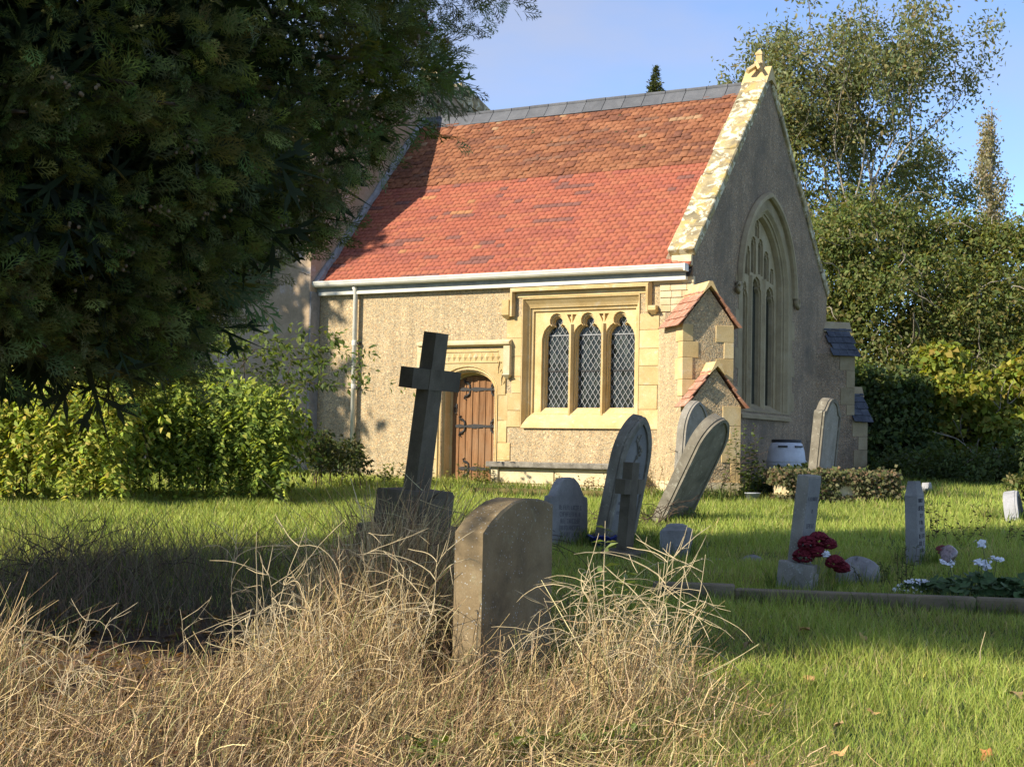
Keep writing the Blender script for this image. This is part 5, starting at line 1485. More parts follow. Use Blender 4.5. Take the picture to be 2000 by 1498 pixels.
arching_shrub('flowering_shrub', 'mid green arching shrub with hanging shoots next to the bright yellow-green one', (-5.4, -3.3), (21.6, 23.2), lambda u: 2.1-0.65*u, 250, 62, yg[:2]+[(0.13, 0.19, 0.034), (0.11, 0.165, 0.03), (0.16, 0.215, 0.04)], 0.11, reach=0.7, skin=270)
arching_shrub('flowering_shrub', 'tall loose shrub whose long leafy shoots reach up the nave wall', (-5.4, -3.6), (23.6, 25.0), lambda u: 2.75-0.5*u, 46, 63, [(0.10, 0.145, 0.028), (0.14, 0.18, 0.04), (0.075, 0.11, 0.025)], 0.115, reach=1.9, droop=0.1, nleaf=24, skew=(0.9, 0))
arching_shrub('flowering_shrub', 'short dark straggling shrub at the foot of the downpipe', (-3.6, -2.4), (24.6, 26.6), lambda u: 1.0-0.3*u, 70, 64, [(0.06, 0.085, 0.022), (0.08, 0.11, 0.028), (0.10, 0.10, 0.03)], 0.085, reach=0.5, droop=0.8, nleaf=20)
# ================================================================== GRASS
def church_local(x, y):
    dx, dy = x-AX, y-AY
    return dx*E1.x+dy*E1.y, dx*E2.x+dy*E2.y
def lawn():
    r = np.random.default_rng(71)
    parts3, parts1 = [], []
    bands = [(5.6, 8.0, 42000, (0.045, 0.115), 0.0042), (8.0, 11.0, 52000, (0.05, 0.12), 0.005), (11.0, 16.0, 74000, (0.05, 0.115), 0.0075), (16.0, 23.0, 76000, (0.06, 0.12), 0.011), (23.0, 31.0, 46000, (0.06, 0.12), 0.016)]
    for y0, y1, n, (h0, h1), w in bands:
        y = np.sqrt(r.uniform(y0*y0, y1*y1, n)); x = r.uniform(-1, 1, n)*(0.355*y+0.35)
        tuft = 0.5+0.5*np.sin(x*3.1+np.sin(y*2.3)*1.7)*np.sin(y*2.7+x*0.9)
        keep = np.ones(n, bool)
        lit = 1/(1+np.exp((x-0.55+0.25*np.sin(y*3))*5)) * 1/(1+np.exp((y-10.2+0.5*np.sin(x*2))*2.2))
        lit2 = 1/(1+np.exp((x+0.9+0.3*np.sin(y*2.2))*4)) * 1/(1+np.exp((y-12.4+0.15*x+0.4*np.sin(x*2.7))*3))
        keep &= (r.uniform(0, 1, n) > lit*0.96) & (r.uniform(0, 1, n) > lit2*0.9)
        s, t = church_local(x, y)
        keep &= ~((s < 0.05) & (t > -0.05))
        x, y, tuft = x[keep], y[keep], tuft[keep]; n = len(x)
        H = r.uniform(h0, h1, n)*(0.65+0.7*tuft)
        P = np.stack([x, y, gz(x, y)-0.008], 1)
        ln = r.normal(0, 0.45, (n, 2))*H[:, None]
        C = palette(n, [(0.31, 0.385, 0.075), (0.36, 0.43, 0.09), (0.24, 0.305, 0.058), (0.44, 0.45, 0.13), (0.54, 0.46, 0.22)], 0.14, r, [0.33, 0.27, 0.22, 0.13, 0.05])
        if y0 < 16:
            dry = np.clip(np.sin(x*1.9+2.0+np.sin(y*1.4))*np.sin(y*1.7+x*0.6)+0.15, 0, 1)
            sel = r.uniform(0, 1, n) < 0.10+0.38*dry
            C[sel] = palette(int(sel.sum()), [(0.38, 0.33, 0.14), (0.30, 0.27, 0.10), (0.44, 0.36, 0.19)], 0.15, r)
            H = np.where(sel, H*0.75, H)
        mead = np.sin(x*0.8+1.3)*np.sin(y*0.6+0.5)
        C *= (1+0.13*mead)[:, None]
        W = np.full(n, w)*r.uniform(0.7, 1.3, n)
        if y0 < 11: parts3.append(blades(P, H, W, ln, C, 2, r))
        else: parts1.append(blades(P, H*1.1, W*1.2, ln, C, 1, r))
    # longer tufts at the foot of stones, walls and tombs
    spots = [(-0.86, 13, .7), (0.2, 8.4, .35), (0.6, 16.1, .45), (1.1, 16.3, .5), (1.98, 19.6, .5), (2.7, 23.7, .6), (5.1, 24.9, .7), (2.35, 12.3, .35), (3.83, 14.5, .22), (1.64, 15.1, .22), (7.14, 26.3, .3), (6.8, 20.7, .5), (2.98, 13.2, .35), (7.35, 25.6, .5), (5.9, 23.8, .4), (3.6, 24.6, .6), (0.55, 24.0, 1.2)]
    for sx, sy, rr in spots:
        n = int(380*rr/0.4)
        a = r.uniform(0, 6.283, n); q = rr*np.sqrt(r.uniform(0.15, 1, n)); x = sx+np.cos(a)*q; y = sy+np.sin(a)*q*0.8
        H = r.uniform(0.08, 0.24, n); ln = r.normal(0, 0.4, (n, 2))*H[:, None]
        C = palette(n, [(0.12, 0.19, 0.03), (0.16, 0.21, 0.045), (0.28, 0.25, 0.11), (0.08, 0.14, 0.022)], 0.15, r)
        parts3.append(blades(np.stack([x, y, gz(x, y)-0.01], 1), H, r.uniform(0.004, 0.008, n)*max(1, sy/12), ln, C, 2, r))
    k0_, k1_ = np.array([1.1, 11.75]), np.array([5.4, 10.95])           # along the kerb
    n = 1500; u = r.uniform(0, 1, n); x = k0_[0]+(k1_-k0_)[0]*u; y = k0_[1]+(k1_-k0_)[1]*u + r.choice([-1, 1], n)*r.uniform(0.07, 0.16, n)
    H = r.uniform(0.06, 0.17, n)
    parts3.append(blades(np.stack([x, y, gz(x, y)-0.01], 1), H, np.full(n, .006), r.normal(0, .4, (n, 2))*H[:, None], palette(n, [(0.11, 0.18, 0.03), (0.2, 0.2, 0.06), (0.07, 0.12, 0.02)], .15, r), 2, r))
    V, F, C = join(parts3+parts1)
    o = link('grass', mesh_np('grass', V, F, C), MT['grassblade']); tag(o, 'short green churchyard grass growing between the graves', 'grass', kind='stuff')
lawn()
# ================================================================== DRY WEEDS
def straw():
    r = np.random.default_rng(81)
    # height of the dry growth over the plan
    def hh(x, y):
        h = 0.15 + 0.82*np.exp(-((x+0.68)/0.62)**2) * np.exp(-((y-9.4)/1.8)**2) + 0.42*np.exp(-((x-0.52)/0.5)**2)*np.exp(-((y-7.5)/0.8)**2)
        h += 0.20*np.exp(-((x+1.4)/0.6)**2)*np.exp(-((y-6.6)/0.8)**2) + 0.42*np.exp(-((x+2.45)/0.30)**2)*np.exp(-((y-7.2)/0.9)**2)
        return h
    n = 27000
    y = np.sqrt(r.uniform(5.6**2, 12.2**2, n)); x = r.uniform(-2.9, 1.35, n)
    e = 0.12*np.sin(x*7)+0.15*np.sin(y*5)
    bare = np.exp(-(((x+1.95+0.12*(y-8))/0.62)**4))*(y > 7.0+e)              # litter-floored hollow
    edge = 1/(1+np.exp((x-(1.02+0.13*(y-7.4)*-1.0)+e)*7)) * 1/(1+np.exp((y-9.6+e-2.0*np.exp(-((x+0.75)/0.5)**2)+1.4*(x < -1.5))*4))
    back = np.where((x > 0.25) & (y > 8.5), 0.15, 1.0)
    keep = (r.uniform(0, 1, n) < edge*(1-0.93*np.clip(bare, 0, 1))*back)
    inst = (np.abs(x+0.02) < 0.46) & (np.abs(y-8.32) < 0.40)                  # leave the brown headstone clear
    keep &= ~inst
    x, y = x[keep], y[keep]; n = len(x)
    z = gz(x, y); H = hh(x, y)*r.uniform(0.35, 1.15, n)
    H = np.where((np.abs(x+0.1) < 0.42) & (y < 8.2) & (y > 6.9), np.minimum(H, 0.14+0.46*r.uniform(0, 1, n)**1.5), H)   # thinner in front of that stone
    k = 5; T = np.linspace(0, 1, k)
    ln = r.normal(0, 0.30, (n, 2))*H[:, None] + np.array([0.06, 0.0])
    PT = np.zeros((n, k, 3))
    PT[:, :, 0] = x[:, None] + ln[:, :1]*T**1.6; PT[:, :, 1] = y[:, None] + ln[:, 1:]*T**1.6; PT[:, :, 2] = z[:, None] - 0.01 + H[:, None]*(T*(1.12-0.12*T))
    PT[:, 1:] += r.normal(0, 0.012, (n, k-1, 3))
    cols = [(0.54, 0.405, 0.20), (0.42, 0.30, 0.145), (0.64, 0.51, 0.28), (0.25, 0.17, 0.095), (0.15, 0.095, 0.055), (0.16, 0.18, 0.06)]
    C = palette(n, cols, 0.14, r, [.24, .22, .16, .16, .12, .10])
    a = ribbons(PT, r.uniform(0.0028, 0.0068, n), C, r)
    # tangled fallen stalks
    m = 9500; i = r.integers(0, n, m)
    st = np.stack([x[i], y[i], z[i] + H[i]*r.uniform(0.0, 0.95, m)], 1) + r.normal(0, 0.05, (m, 3))
    st[:, 2] = np.maximum(st[:, 2], gz(st[:, 0], st[:, 1])+0.006)
    d = rdir(m, r)*np.array([1, 1, 0.45]); bend = rdir(m, r)*0.35; L_ = r.uniform(0.08, 0.30, m)
    PT2 = st[:, None] + (d[:, None]*T[None, :, None] + bend[:, None]*(T**2)[None, :, None])*L_[:, None, None]
    PT2[:, :, 2] = np.maximum(PT2[:, :, 2], gz(PT2[:, :, 0], PT2[:, :, 1])+0.004)
    b = ribbons(PT2, r.uniform(0.002, 0.004, m), palette(m, cols[:5], 0.15, r), r)
    V, F, C = join([a, b])
    o = link('dry_grass', mesh_np('dry_grass', V, F, C), MT['straw']); tag(o, 'bleached tangled straw and dead grass round the brown headstone', 'dry grass', kind='stuff')
    # grey dead grass standing in the tree's shade behind it
    n = 5200
    y = r.uniform(9.6, 13.6, n); x = r.uniform(-4.6, -0.2, n)
    c = np.exp(-((x+2.9+0.1*(y-11))/1.15)**2) + 0.55*np.exp(-((x+0.9)/0.5)**2)*np.exp(-((y-12.4)/1.0)**2)
    kp = r.uniform(0, 1, n) < c; x, y = x[kp], y[kp]; n = len(x); H = r.uniform(0.15, 0.62, n)
    ln = r.normal(0, 0.42, (n, 2))*H[:, None]
    PT = np.zeros((n, k, 3)); PT[:, :, 0] = x[:, None] + ln[:, :1]*T**1.5; PT[:, :, 1] = y[:, None] + ln[:, 1:]*T**1.5; PT[:, :, 2] = gz(x, y)[:, None] + H[:, None]*T*(1.2-0.2*T)
    PT[:, 1:] += r.normal(0, 0.015, (n, k-1, 3))
    V, F, C = ribbons(PT, r.uniform(0.003, 0.006, n), palette(n, [(0.20, 0.15, 0.10), (0.26, 0.20, 0.13), (0.13, 0.095, 0.065), (0.12, 0.13, 0.05)], 0.15, r), r)
    o = link('dry_grass', mesh_np('dry_grass', V, F, C), MT['straw']); tag(o, 'greyish dead grass standing in the shade of the cypress', 'dry grass', kind='stuff')
    # leaf litter
    n = 3800
    y = r.uniform(5.8, 10.8, n); x = r.uniform(-3.4, 0.6, n)
    kp = r.uniform(0, 1, n) < 0.35+0.65*np.exp(-(((x+2.1+0.25*(y-8))/0.8)**2)); x, y = x[kp], y[kp]; n = len(x)
    P = np.stack([x, y, gz(x, y)+0.006+r.uniform(0, 0.02, n)], 1); A = rdir(n, r)*np.array([1, 1, 0.25]); L_ = r.uniform(0.03, 0.08, n)
    V, F, C = leaf_arrays(P, A, np.array([0, 0, 1.0])+r.normal(0, .35, (n, 3)), L_, L_*0.62, palette(n, [(0.17, 0.10, 0.055), (0.25, 0.16, 0.085), (0.12, 0.075, 0.045), (0.30, 0.19, 0.09)], 0.18, r))
    o = link('leaf_litter', mesh_np('leaf_litter', V, F, C), MT['leaf']); tag(o, 'brown leaf litter on the bare ground under the cypress', 'leaves', kind='stuff')
straw()
def dry_weed(rnd, H, nbr, lean):
    """one bleached stalk with arching side shoots"""
    m = MB(); pts = []; p = Vector((0, 0, -0.02)); d = Vector((lean[0], lean[1], 1)).normalized()
    n = 9
    for i in range(n+1):
        pts.append(p.copy()); d = (d + Vector((rnd.gauss(0, .06), rnd.gauss(0, .06), 0))).normalized(); p = p + d*H/n
    m.tube(pts, [0.0037*(1-0.6*i/n) for i in range(n+1)], 5)
    for k in range(nbr):
        i = rnd.randint(2, n-1); q = pts[i]; a = rnd.uniform(0, 6.28)
        dd = Vector((math.cos(a), math.sin(a), rnd.uniform(0.1, 1.1))).normalized(); L_ = H*rnd.uniform(0.18, 0.55)
        bp_ = [q.copy()]; cv_ = Vector((rnd.gauss(0, .14), rnd.gauss(0, .14), rnd.choice((-0.30, -0.2, -0.1, 0.16))))
        for j in range(8):
            dd = (dd + cv_ + Vector((rnd.gauss(0, .07), rnd.gauss(0, .07), rnd.gauss(0, .07)))).normalized(); bp_.append(bp_[-1]+dd*L_/8)
        tk = rnd.uniform(0.45, 1.1)
        m.tube(bp_, [0.0031*tk, 0.003*tk, 0.0028*tk, 0.0026*tk, 0.0025*tk, 0.0024*tk, 0.0022*tk, 0.0026*tk, 0.001*tk], 4)
        for j in range(rnd.randint(0, 2)):
            s_ = rnd.randint(2, 5); a2 = rnd.uniform(0, 6.28); d2 = (dd + Vector((math.cos(a2), math.sin(a2), rnd.uniform(-.2, .6)))).normalized()
            e1 = bp_[s_]+d2*L_*0.18; e2 = e1 + (d2+Vector((0, 0, .2))).normalized()*L_*0.15
            m.tube([bp_[s_], e1, e2], [0.0022, 0.0020, 0.0012], 4)
    return m.mesh('dry_weed')
rnd = random.Random(91)
wm = [dry_weed(rnd, 1.0, rnd.randint(9, 15), (rnd.gauss(0.1, .18), rnd.gauss(0, .12))) for _ in range(9)]
for me in wm: me.materials.append(MT['strawstem'])
wspots = []
for k in range(13): wspots.append((rnd.gauss(0.58, 0.16), rnd.gauss(7.45, 0.22), rnd.uniform(0.55, 0.98), 0))
for k in range(18): wspots.append((rnd.uniform(-1.5, -0.25), rnd.uniform(6.9, 8.6), rnd.uniform(0.5, 0.92), 1))
for k in range(7): wspots.append((rnd.uniform(-2.2, -1.45), rnd.uniform(6.4, 7.3), rnd.uniform(0.32, 0.58), 2))
lab = ['bleached branching weed stalk in the wiry clump beside the brown headstone', 'bleached branching weed stalk rising from the straw before the stone cross', 'short bleached weed stalk at the edge of the leaf litter']
grp = ['bleached stalks right of the brown headstone', 'bleached stalks in the main straw', 'bleached stalks by the litter']
for k, (x, y, h, g) in enumerate(wspots):
    o = link('dry_weed', wm[k % len(wm)]); o.location = (x, y, float(gz(x, y))); o.scale = (h, h, h); o.rotation_euler = (0, 0, rnd.uniform(0, 6.28))
    tag(o, lab[g], 'dead weed', grp[g])
# dark bramble twigs
def bramble(seed, n, R_, H):
    rnd = random.Random(seed); m = MB()
    for k in range(n):
        a = rnd.uniform(0, 6.28); p = Vector((rnd.gauss(0, R_*0.35), rnd.gauss(0, R_*0.35), 0)); d = Vector((math.cos(a)*0.7, math.sin(a)*0.7, 1)).normalized()
        pts = [p]; L_ = rnd.uniform(0.5, 1.0)*H*1.5
        for i in range(7):
            d = (d + Vector((rnd.gauss(0, .2), rnd.gauss(0, .2), -0.20+rnd.gauss(0, .12)))).normalized(); pts.append(pts[-1]+d*L_/7)
        pts = [Vector((q.x, q.y, max(q.z, 0.01))) for q in pts]
        m.tube(pts, [0.006, .0055, .005, .0045, .004, .0035, .003, .002], 4)
        for j in range(3):
            i = rnd.randint(2, 6); a2 = rnd.uniform(0, 6.28); e = pts[i]+Vector((math.cos(a2), math.sin(a2), rnd.uniform(-.2, .8)))*0.14*H
            m.tube([pts[i], e, e+Vector((rnd.gauss(0, .05), rnd.gauss(0, .05), rnd.gauss(0, .05)))], [0.004, .003, .0015], 4)
    return m
def put(mb, name, mat, x, y, label, cat, group=None, dz=0.0):
    o = mb.build(name, MT[mat] if isinstance(mat, str) else mat); o.location = (x, y, float(gz(x, y))+dz); tag(o, label, cat, group); return o
put(bramble(1, 46, 0.75, 0.72), 'bramble', 'twig', -0.72, 12.55, 'brown leafless bramble tangled over the cross base', 'bramble')
put(bramble(2, 26, 0.6, 0.85), 'bramble', 'twig', -0.25, 13.6, 'dark arching bramble in front of the church door', 'bramble')
put(bramble(3, 24, 0.5, 0.6), 'bramble', 'twig', 1.55, 18.3, 'thin dark bramble under the toppling headstone', 'bramble')
put(bramble(4, 30, 0.7, 0.7), 'bramble', 'twig', -3.3, 11.6, 'grey twiggy bramble at the lawn edge under the cypress', 'bramble')
put(bramble(5, 14, 0.4, 0.9), 'bramble', 'twig', 3.05, 23.9, 'wiry brown bramble against the tile-capped buttress', 'bramble')
# leafy plants
def leafy(name, label, cat, x, y, nst, H, R_, size, cols, seed, asp=0.5, nl=16, lean=0.25, group=None, stem='twig', w=0.0035):
    rnd = random.Random(seed); r = np.random.default_rng(seed)
    o = empty(name, (x, y, float(gz(x, y)))); tag(o, label, cat, group)
    mb = MB(); P, A, L_ = [], [], []
    for k in range(nst):
        p = Vector((rnd.gauss(0, R_*0.4), rnd.gauss(0, R_*0.4), -0.02)); d = Vector((rnd.gauss(0, lean), rnd.gauss(0, lean), 1)).normalized(); h = H*rnd.uniform(0.6, 1.05)
        pts = [p]
        for i in range(6):
            d = (d + Vector((rnd.gauss(0, .09), rnd.gauss(0, .09), 0))).normalized(); pts.append(pts[-1]+d*h/6)
        mb.tube(pts, [w*(1-0.1*i) for i in range(7)], 4)
        for j in range(nl):
            t = rnd.uniform(0.15, 1)*6; i = min(int(t), 5); a = rnd.uniform(0, 6.28)
            P.append(tuple(pts[i].lerp(pts[i+1], t-i))); A.append((math.cos(a), math.sin(a), rnd.uniform(-0.2, 0.7))); L_.append(size*rnd.uniform(0.6, 1.2))
    tag(mb.build('stem', MT[stem], o), kind='stuff')
    P, A, L_ = np.array(P), np.array(A), np.array(L_)
    V, F, C = leaf_arrays(P, A, np.array([0, 0, 1.0])+r.normal(0, .4, (len(P), 3)), L_, L_*asp, palette(len(P), cols, 0.14, r))
    link('foliage', mesh_np('foliage', V, F, C), MT['leaf'], o)
    return o
gcol = [(0.11, 0.16, 0.04), (0.14, 0.19, 0.06), (0.09, 0.13, 0.035)]
leafy('tall_weed', 'upright green weed with grey-green leaves rising through the wiry clump', 'weed', 0.50, 7.75, 2, 1.12, 0.03, 0.085, [(0.19, 0.25, 0.10), (0.15, 0.21, 0.08)], 1, 0.36, 26, 0.10, None, 'strawstem', 0.005)
leafy('wall_weed', 'leafy green weed climbing the front of the tile-capped buttress', 'weed', 3.62, 24.35, 10, 1.25, 0.3, 0.075, gcol, 2, 0.55, 30, 0.10)
leafy('wall_weed', 'low grey-green herb growing beside the chest tomb', 'weed', 0.85, 25.0, 12, 0.35, 0.25, 0.05, [(0.14, 0.19, 0.10), (0.11, 0.16, 0.08)], 3)
leafy('wall_weed', 'reddish low weed at the foot of the chest tomb', 'weed', 1.25, 24.7, 12, 0.32, 0.25, 0.05, [(0.18, 0.075, 0.06), (0.13, 0.09, 0.05), (0.10, 0.11, 0.04)], 4)
leafy('wall_weed', 'bushy green weeds on the doorstep', 'weed', -0.45, 26.9, 22, 0.42, 0.6, 0.06, [(0.13, 0.16, 0.04), (0.18, 0.18, 0.05), (0.09, 0.12, 0.035)], 5)
leafy('wall_weed', 'light green weeds against the wall below the downpipe', 'weed', -1.9, 26.6, 30, 0.42, 0.7, 0.07, [(0.13, 0.19, 0.04), (0.17, 0.22, 0.05)], 6)
leafy('wall_weed', 'dark weeds and ivy in the corner between buttress and barrel', 'weed', 4.15, 25.0, 26, 0.62, 0.55, 0.075, [(0.05, 0.075, 0.024), (0.07, 0.10, 0.03)], 7, 0.8)
leafy('wall_weed', 'dry feathery weeds at the wall right of the chest tomb', 'weed', 2.2, 25.1, 26, 0.65, 0.5, 0.04, [(0.26, 0.19, 0.10), (0.20, 0.16, 0.07), (0.12, 0.14, 0.05)], 8)
leafy('small_shrub', 'bare-stemmed sprig of dark leaves beside the fallen stone', 'plant', 3.10, 12.5, 9, 0.42, 0.2, 0.035, [(0.05, 0.07, 0.025), (0.07, 0.09, 0.03)], 9)
leafy('small_shrub', 'sprawling dark rose stems beyond the geraniums', 'plant', 5.1, 17.0, 16, 0.55, 0.8, 0.05, [(0.06, 0.07, 0.03), (0.10, 0.06, 0.04), (0.07, 0.09, 0.03)], 10, lean=0.5)
leafy('tall_weed', 'slim green shoot in front of the scroll-topped headstone', 'weed', 4.55, 22.3, 1, 0.95, 0.02, 0.14, [(0.05, 0.09, 0.03)], 12, 0.3, 16, 0.05)
for k, (x, y, h) in enumerate([(0.05, 6.55, 0.16), (0.42, 6.6, 0.2), (-0.35, 6.45, 0.14), (0.72, 6.95, 0.2), (-0.9, 6.6, 0.13), (0.95, 7.3, 0.16)]):
    leafy('ground_weed', ['broad green weed coming up through the straw edge', 'broad green weed coming up through the straw edge'][k % 2], 'weed', x, y, 9, h, 0.14, 0.055, [(0.16, 0.22, 0.05), (0.20, 0.26, 0.07), (0.11, 0.16, 0.04)], 500+k, 0.6, 9, 0.4, 'green weeds at the straw edge', 'strawstem', 0.002)
leafy('seed_stalk', 'pale bent seed stalk rising from the sunlit grass', 'grass stalk', 2.72, 8.9, 1, 0.36, 0.01, 0.02, [(0.40, 0.42, 0.20)], 520, 0.3, 5, 0.2, None, 'strawstem', 0.004)
# ivy mound over a sunken tomb
iv = empty('ivy_tomb', (5.0, 23.9, float(gz(5.0, 23.9)))); tag(iv, 'low tomb smothered in ivy in front of the scroll-topped headstone', 'tomb')
MB().cbox(-0.85, 0.85, -0.35, 0.35, -0.1, 0.40, 0.05, Matrix.Rotation(R(6), 4, 'Z'), 0.03).build('tomb_block', MT['ashlar_pale'], iv)
r_ = np.random.default_rng(101); n = 5200
face = r_.uniform(0, 1, n); P = np.stack([r_.uniform(-0.95, 0.95, n), r_.uniform(-0.42, 0.42, n), r_.uniform(0.0, 0.46, n)], 1)
P[face < 0.5, 1] = -0.38 - np.abs(r_.normal(0, .05, (face < 0.5).sum())); P[face > 0.8, 2] = 0.42 + np.abs(r_.normal(0, .04, (face > 0.8).sum()))
ax_ = (face > 0.5) & (face < 0.8); P[ax_, 0] = np.sign(P[ax_, 0])*(0.88+np.abs(r_.normal(0, .05, ax_.sum())))
gap_ = (np.sin(P[:, 0]*6+1)*np.sin(P[:, 2]*9) > 0.72); P = P[~gap_]; n = len(P)
V, F, C = leaf_arrays(P, rdir(n, r_)+np.array([0, -.3, -.5]), rdir(n, r_)*0.6+np.array([-0.1, -1.0, 0.5]), r_.uniform(0.04, 0.075, n), r_.uniform(0.035, 0.065, n), palette(n, [(0.14, 0.15, 0.06), (0.19, 0.18, 0.09), (0.09, 0.11, 0.04), (0.22, 0.16, 0.09)], .15, r_))
ca_, sa_ = math.cos(R(6)), math.sin(R(6)); V = V @ np.array([[ca_, sa_, 0], [-sa_, ca_, 0], [0, 0, 1]])
link('ivy', mesh_np('ivy', V, F, C), MT['leaf'], iv)
bush('ivy_mound', 'dark rounded ivy mound in front of the water barrel', [(4.25, 24.6, 1.05, 0.45, 0.4, 0.32), (4.7, 25.2, 1.1, 0.5, 0.4, 0.35)], 4200, 0.07, [(0.04, 0.062, 0.022), (0.055, 0.08, 0.027)], 103, None, (4.4, 24.8, 0.93), 3, 12, asp=0.8)
bush('creeper', 'green creeper spilling over the sunken round-topped stone', [(7.05, 20.9, 1.28, 0.35, 0.3, 0.16), (7.4, 20.8, 1.05, 0.4, 0.35, 0.3)], 1800, 0.06, [(0.12, 0.16, 0.04), (0.20, 0.19, 0.07), (0.09, 0.12, 0.035)], 105, None, (7.1, 21.0, 0.8), 2, 10)

# ================================================================== FLOWERS
def dome(name, mat, par, c, rr, seed, n=230):
    """flower head: a dome of tiny florets"""
    rnd = random.Random(seed); m = MB()
    for k in range(n):
        a = rnd.uniform(0, 6.28); q = math.sqrt(rnd.random()); z = math.sqrt(max(0, 1-q*q))*rnd.choice((0.9, 0.9, 0.5, -0.35))
        m.lathe([(0.001, -0.008), (0.014, 0), (0.001, 0.011)], 5, Matrix.Translation((c[0]+rr*q*math.cos(a), c[1]+rr*q*math.sin(a), c[2]+rr*z)) @ Matrix.Scale(rnd.uniform(.8, 1.4), 4))
    return m.build(name, mat, par)
red = mat_plain('sedum_red', (0.14, 0.014, 0.022), 0.8, 0.2, 0, (40, 0.6, 1.5)); whitef = mat_plain('white_petal', (0.72, 0.73, 0.75), 0.7, 0.2)
fx, fy = 2.42, 12.14; fz = float(gz(fx, fy)) + 0.26
fb = empty('flower_bunch', (fx, fy, fz)); tag(fb, 'bunch of dark red sedum heads in the granite flower block', 'flowers')
for k, (a, b_, c, rr) in enumerate([(-0.07, -0.02, 0.12, 0.075), (0.02, 0.0, 0.15, 0.08), (0.10, 0.02, 0.12, 0.06), (-0.10, 0.0, 0.02, 0.08), (0.14, -0.04, -0.02, 0.07), (0.20, -0.02, -0.06, 0.06), (0.0, -0.03, 0.06, 0.06)]):
    dome('flower_head', red, fb, (a, b_, c), rr, 200+k)
m = MB()
for k in range(14):
    a = random.uniform(-0.15, 0.2); m.tube([(a*0.3, 0, -0.1), (a*0.7, -0.02, 0.0), (a, -0.02, 0.08)], 0.004, 4)
m.build('stem', mat_plain('flower_stem', (0.25, 0.26, 0.09), 0.8), fb)
dome('white_flower', whitef, fb, (0.06, -0.06, 0.05), 0.03, 230, 24)
def disc_leaf(m, p, nrm, rr):
    nrm = Vector(nrm).normalized(); a = nrm.orthogonal().normalized(); b_ = nrm.cross(a)
    ring = [Vector(p) + (a*math.cos(t)+b_*math.sin(t))*rr*(1+0.08*math.sin(5*t)) + nrm*rr*0.18*(1+0.4*math.sin(5*t)) for t in np.linspace(0, 5.9, 13)]
    m.add([tuple(p)]+[tuple(q) for q in ring], [(0, i+1, i+2) for i in range(12)])
def geranium(x, y, label, seed, n, H, R_, heads):
    rnd = random.Random(seed); o = empty('geranium', (x, y, float(gz(x, y)))); tag(o, label, 'flowers')
    ml, ms = MB(), MB()
    for k in range(n):
        a = rnd.uniform(0, 6.28); q = R_*math.sqrt(rnd.random()); p = (q*math.cos(a)*1.5, q*math.sin(a), rnd.uniform(0.05, H*(1.1-0.5*q/R_)))
        disc_leaf(ml, p, (rnd.gauss(0, .4), rnd.gauss(-0.3, .4), 1), rnd.uniform(0.028, 0.06)); ms.tube([(p[0]*.5, p[1]*.5, 0), p], 0.0025, 4)
    ml.build('foliage', mat_plain('geranium_leaf', (0.05, 0.09, 0.028), 0.7, 0.25, 0, (14, 0.6, 1.5)), o, True)
    for k in range(heads):
        a = rnd.uniform(-1, 1); p = (a*R_*1.4, rnd.uniform(-.1, .1), H+rnd.uniform(0.02, 0.22)); ms.tube([(p[0]*.8, p[1], H*.4), p], 0.003, 4)
        hd = MB()
        for j in range(16):
            disc_leaf(hd, (p[0]+rnd.gauss(0, .026), p[1]+rnd.gauss(0, .022), p[2]+rnd.gauss(0, .012)), (rnd.gauss(0, .6), rnd.gauss(-.6, .5), 1), rnd.uniform(0.012, 0.02))
        hd.build('flower_head', whitef, o)
    ms.build('stem', mat_plain('geranium_stem', (0.11, 0.14, 0.05), 0.8), o)
    return o
geranium(3.62, 12.0, 'white-flowered geranium with round leaves at the kerb', 301, 150, 0.24, 0.26, 5)
geranium(4.05, 11.9, 'bushy white geranium at the end of the kerb beyond the first', 302, 150, 0.27, 0.28, 5)
al = empty('alyssum', (3.22, 12.15, float(gz(3.22, 12.15)))); tag(al, 'cushion of tiny white flowers beside the geraniums', 'flowers')
rnd = random.Random(305); m = MB(); ml = MB()
for k in range(260):
    a = rnd.uniform(0, 6.28); q = math.sqrt(rnd.random()); p = (0.20*q*math.cos(a), 0.12*q*math.sin(a), 0.03+0.10*(1-q*q)+rnd.uniform(0, .03))
    if k < 150: disc_leaf(m, p, (rnd.gauss(0, .6), rnd.gauss(-.6, .5), 1), rnd.uniform(0.006, 0.013))
    disc_leaf(ml, (p[0], p[1], p[2]-0.02), rdir(1)[0], 0.014)
m.build('blossom', whitef, al); ml.build('foliage', mat_plain('alyssum_leaf', (0.06, 0.10, 0.035), 0.8), al)
bq = empty('bouquet', (4.00, 14.15, float(gz(4.0, 14.15)))); tag(bq, 'faded bouquet in crumpled clear wrapping leaning on the tapered-cap post', 'bouquet')
L0 = []
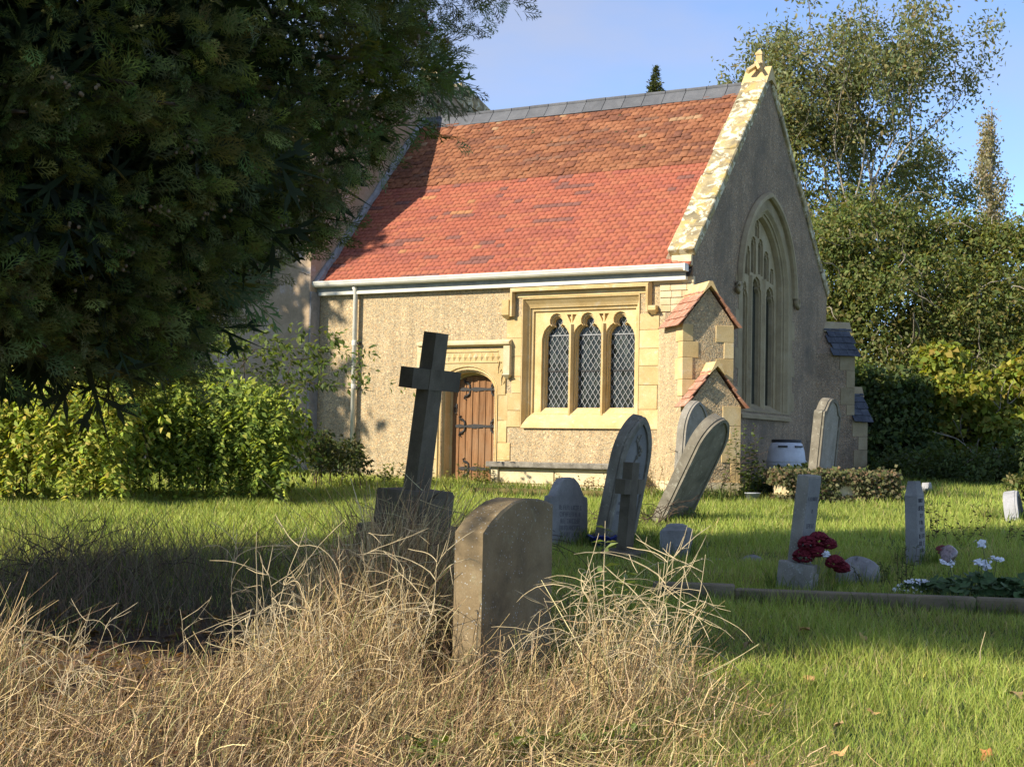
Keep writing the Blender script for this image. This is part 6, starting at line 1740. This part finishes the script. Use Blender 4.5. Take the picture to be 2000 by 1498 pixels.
for t, rr in ((0, 0.015), (0.08, 0.05), (0.17, 0.085), (0.21, 0.07)):
    L0.append([((rr*(1+.1*math.sin(4*k)))*math.cos(2*math.pi*k/14), (rr*(1+.2*math.cos(3*k)))*math.sin(2*math.pi*k/14), t) for k in range(14)])
MB().loft(L0, Matrix.Rotation(R(-62), 4, 'X') @ Matrix.Rotation(R(25), 4, 'Y') @ Matrix.Translation((0, 0, 0)), True, True).build('wrapping', mat_plain('cellophane', (0.22, 0.16, 0.15), 0.25, 0.5, 0, (25, 0.4, 1.8), 0.02), bq, True)
bq.location.z += 0.07
dome('flower_head', mat_plain('faded_red', (0.20, 0.05, 0.05), 0.8), bq, (0.02, 0.17, 0.09), 0.055, 310, 50)
# fallen leaves on the grass
def maple_leaf(seed):
    rnd = random.Random(seed); m = MB(); ring = []
    for k in range(15):
        t = 2*math.pi*k/15; rr = (0.05 if k % 3 == 0 else 0.030 if k % 3 == 1 else 0.034)*rnd.uniform(.85, 1.15)
        ring.append((rr*math.cos(t), rr*math.sin(t), 0.012*math.sin(2*t+seed)+rnd.uniform(0, .010)))
    m.add([(0, 0, 0.004)]+ring, [(0, i+1, (i+1) % 15+1) for i in range(15)])
    return m.mesh('fallen_leaf')
lm = []
for k, c in enumerate([(0.42, 0.22, 0.08), (0.48, 0.29, 0.12), (0.36, 0.15, 0.055), (0.30, 0.20, 0.10)]):
    me = maple_leaf(k); me.materials.append(mat_plain('autumn_leaf', c, 0.8, 0.2, 0, (30, 0.7, 1.3))); lm.append(me)
rnd = random.Random(400)
for k, (x, y) in enumerate([(0.86, 6.85), (1.42, 6.55), (2.05, 6.6), (1.52, 7.1), (1.30, 7.6), (1.78, 7.5), (1.15, 8.9), (1.45, 9.3), (1.9, 9.9), (2.2, 9.6), (0.95, 7.9), (2.6, 7.9), (1.0, 6.4), (1.62, 8.3)]):
    o = link('fallen_leaf', lm[k % 4]); o.location = (x, y, float(gz(x, y))+0.045); o.rotation_euler = (rnd.gauss(0, .4), rnd.gauss(0, .4), rnd.uniform(0, 6.28)); s_ = rnd.uniform(.7, 1.1); o.scale = (s_, s_, s_)
    tag(o, 'curled brown autumn leaf lying on the grass', 'leaf', 'fallen leaves on the grass')
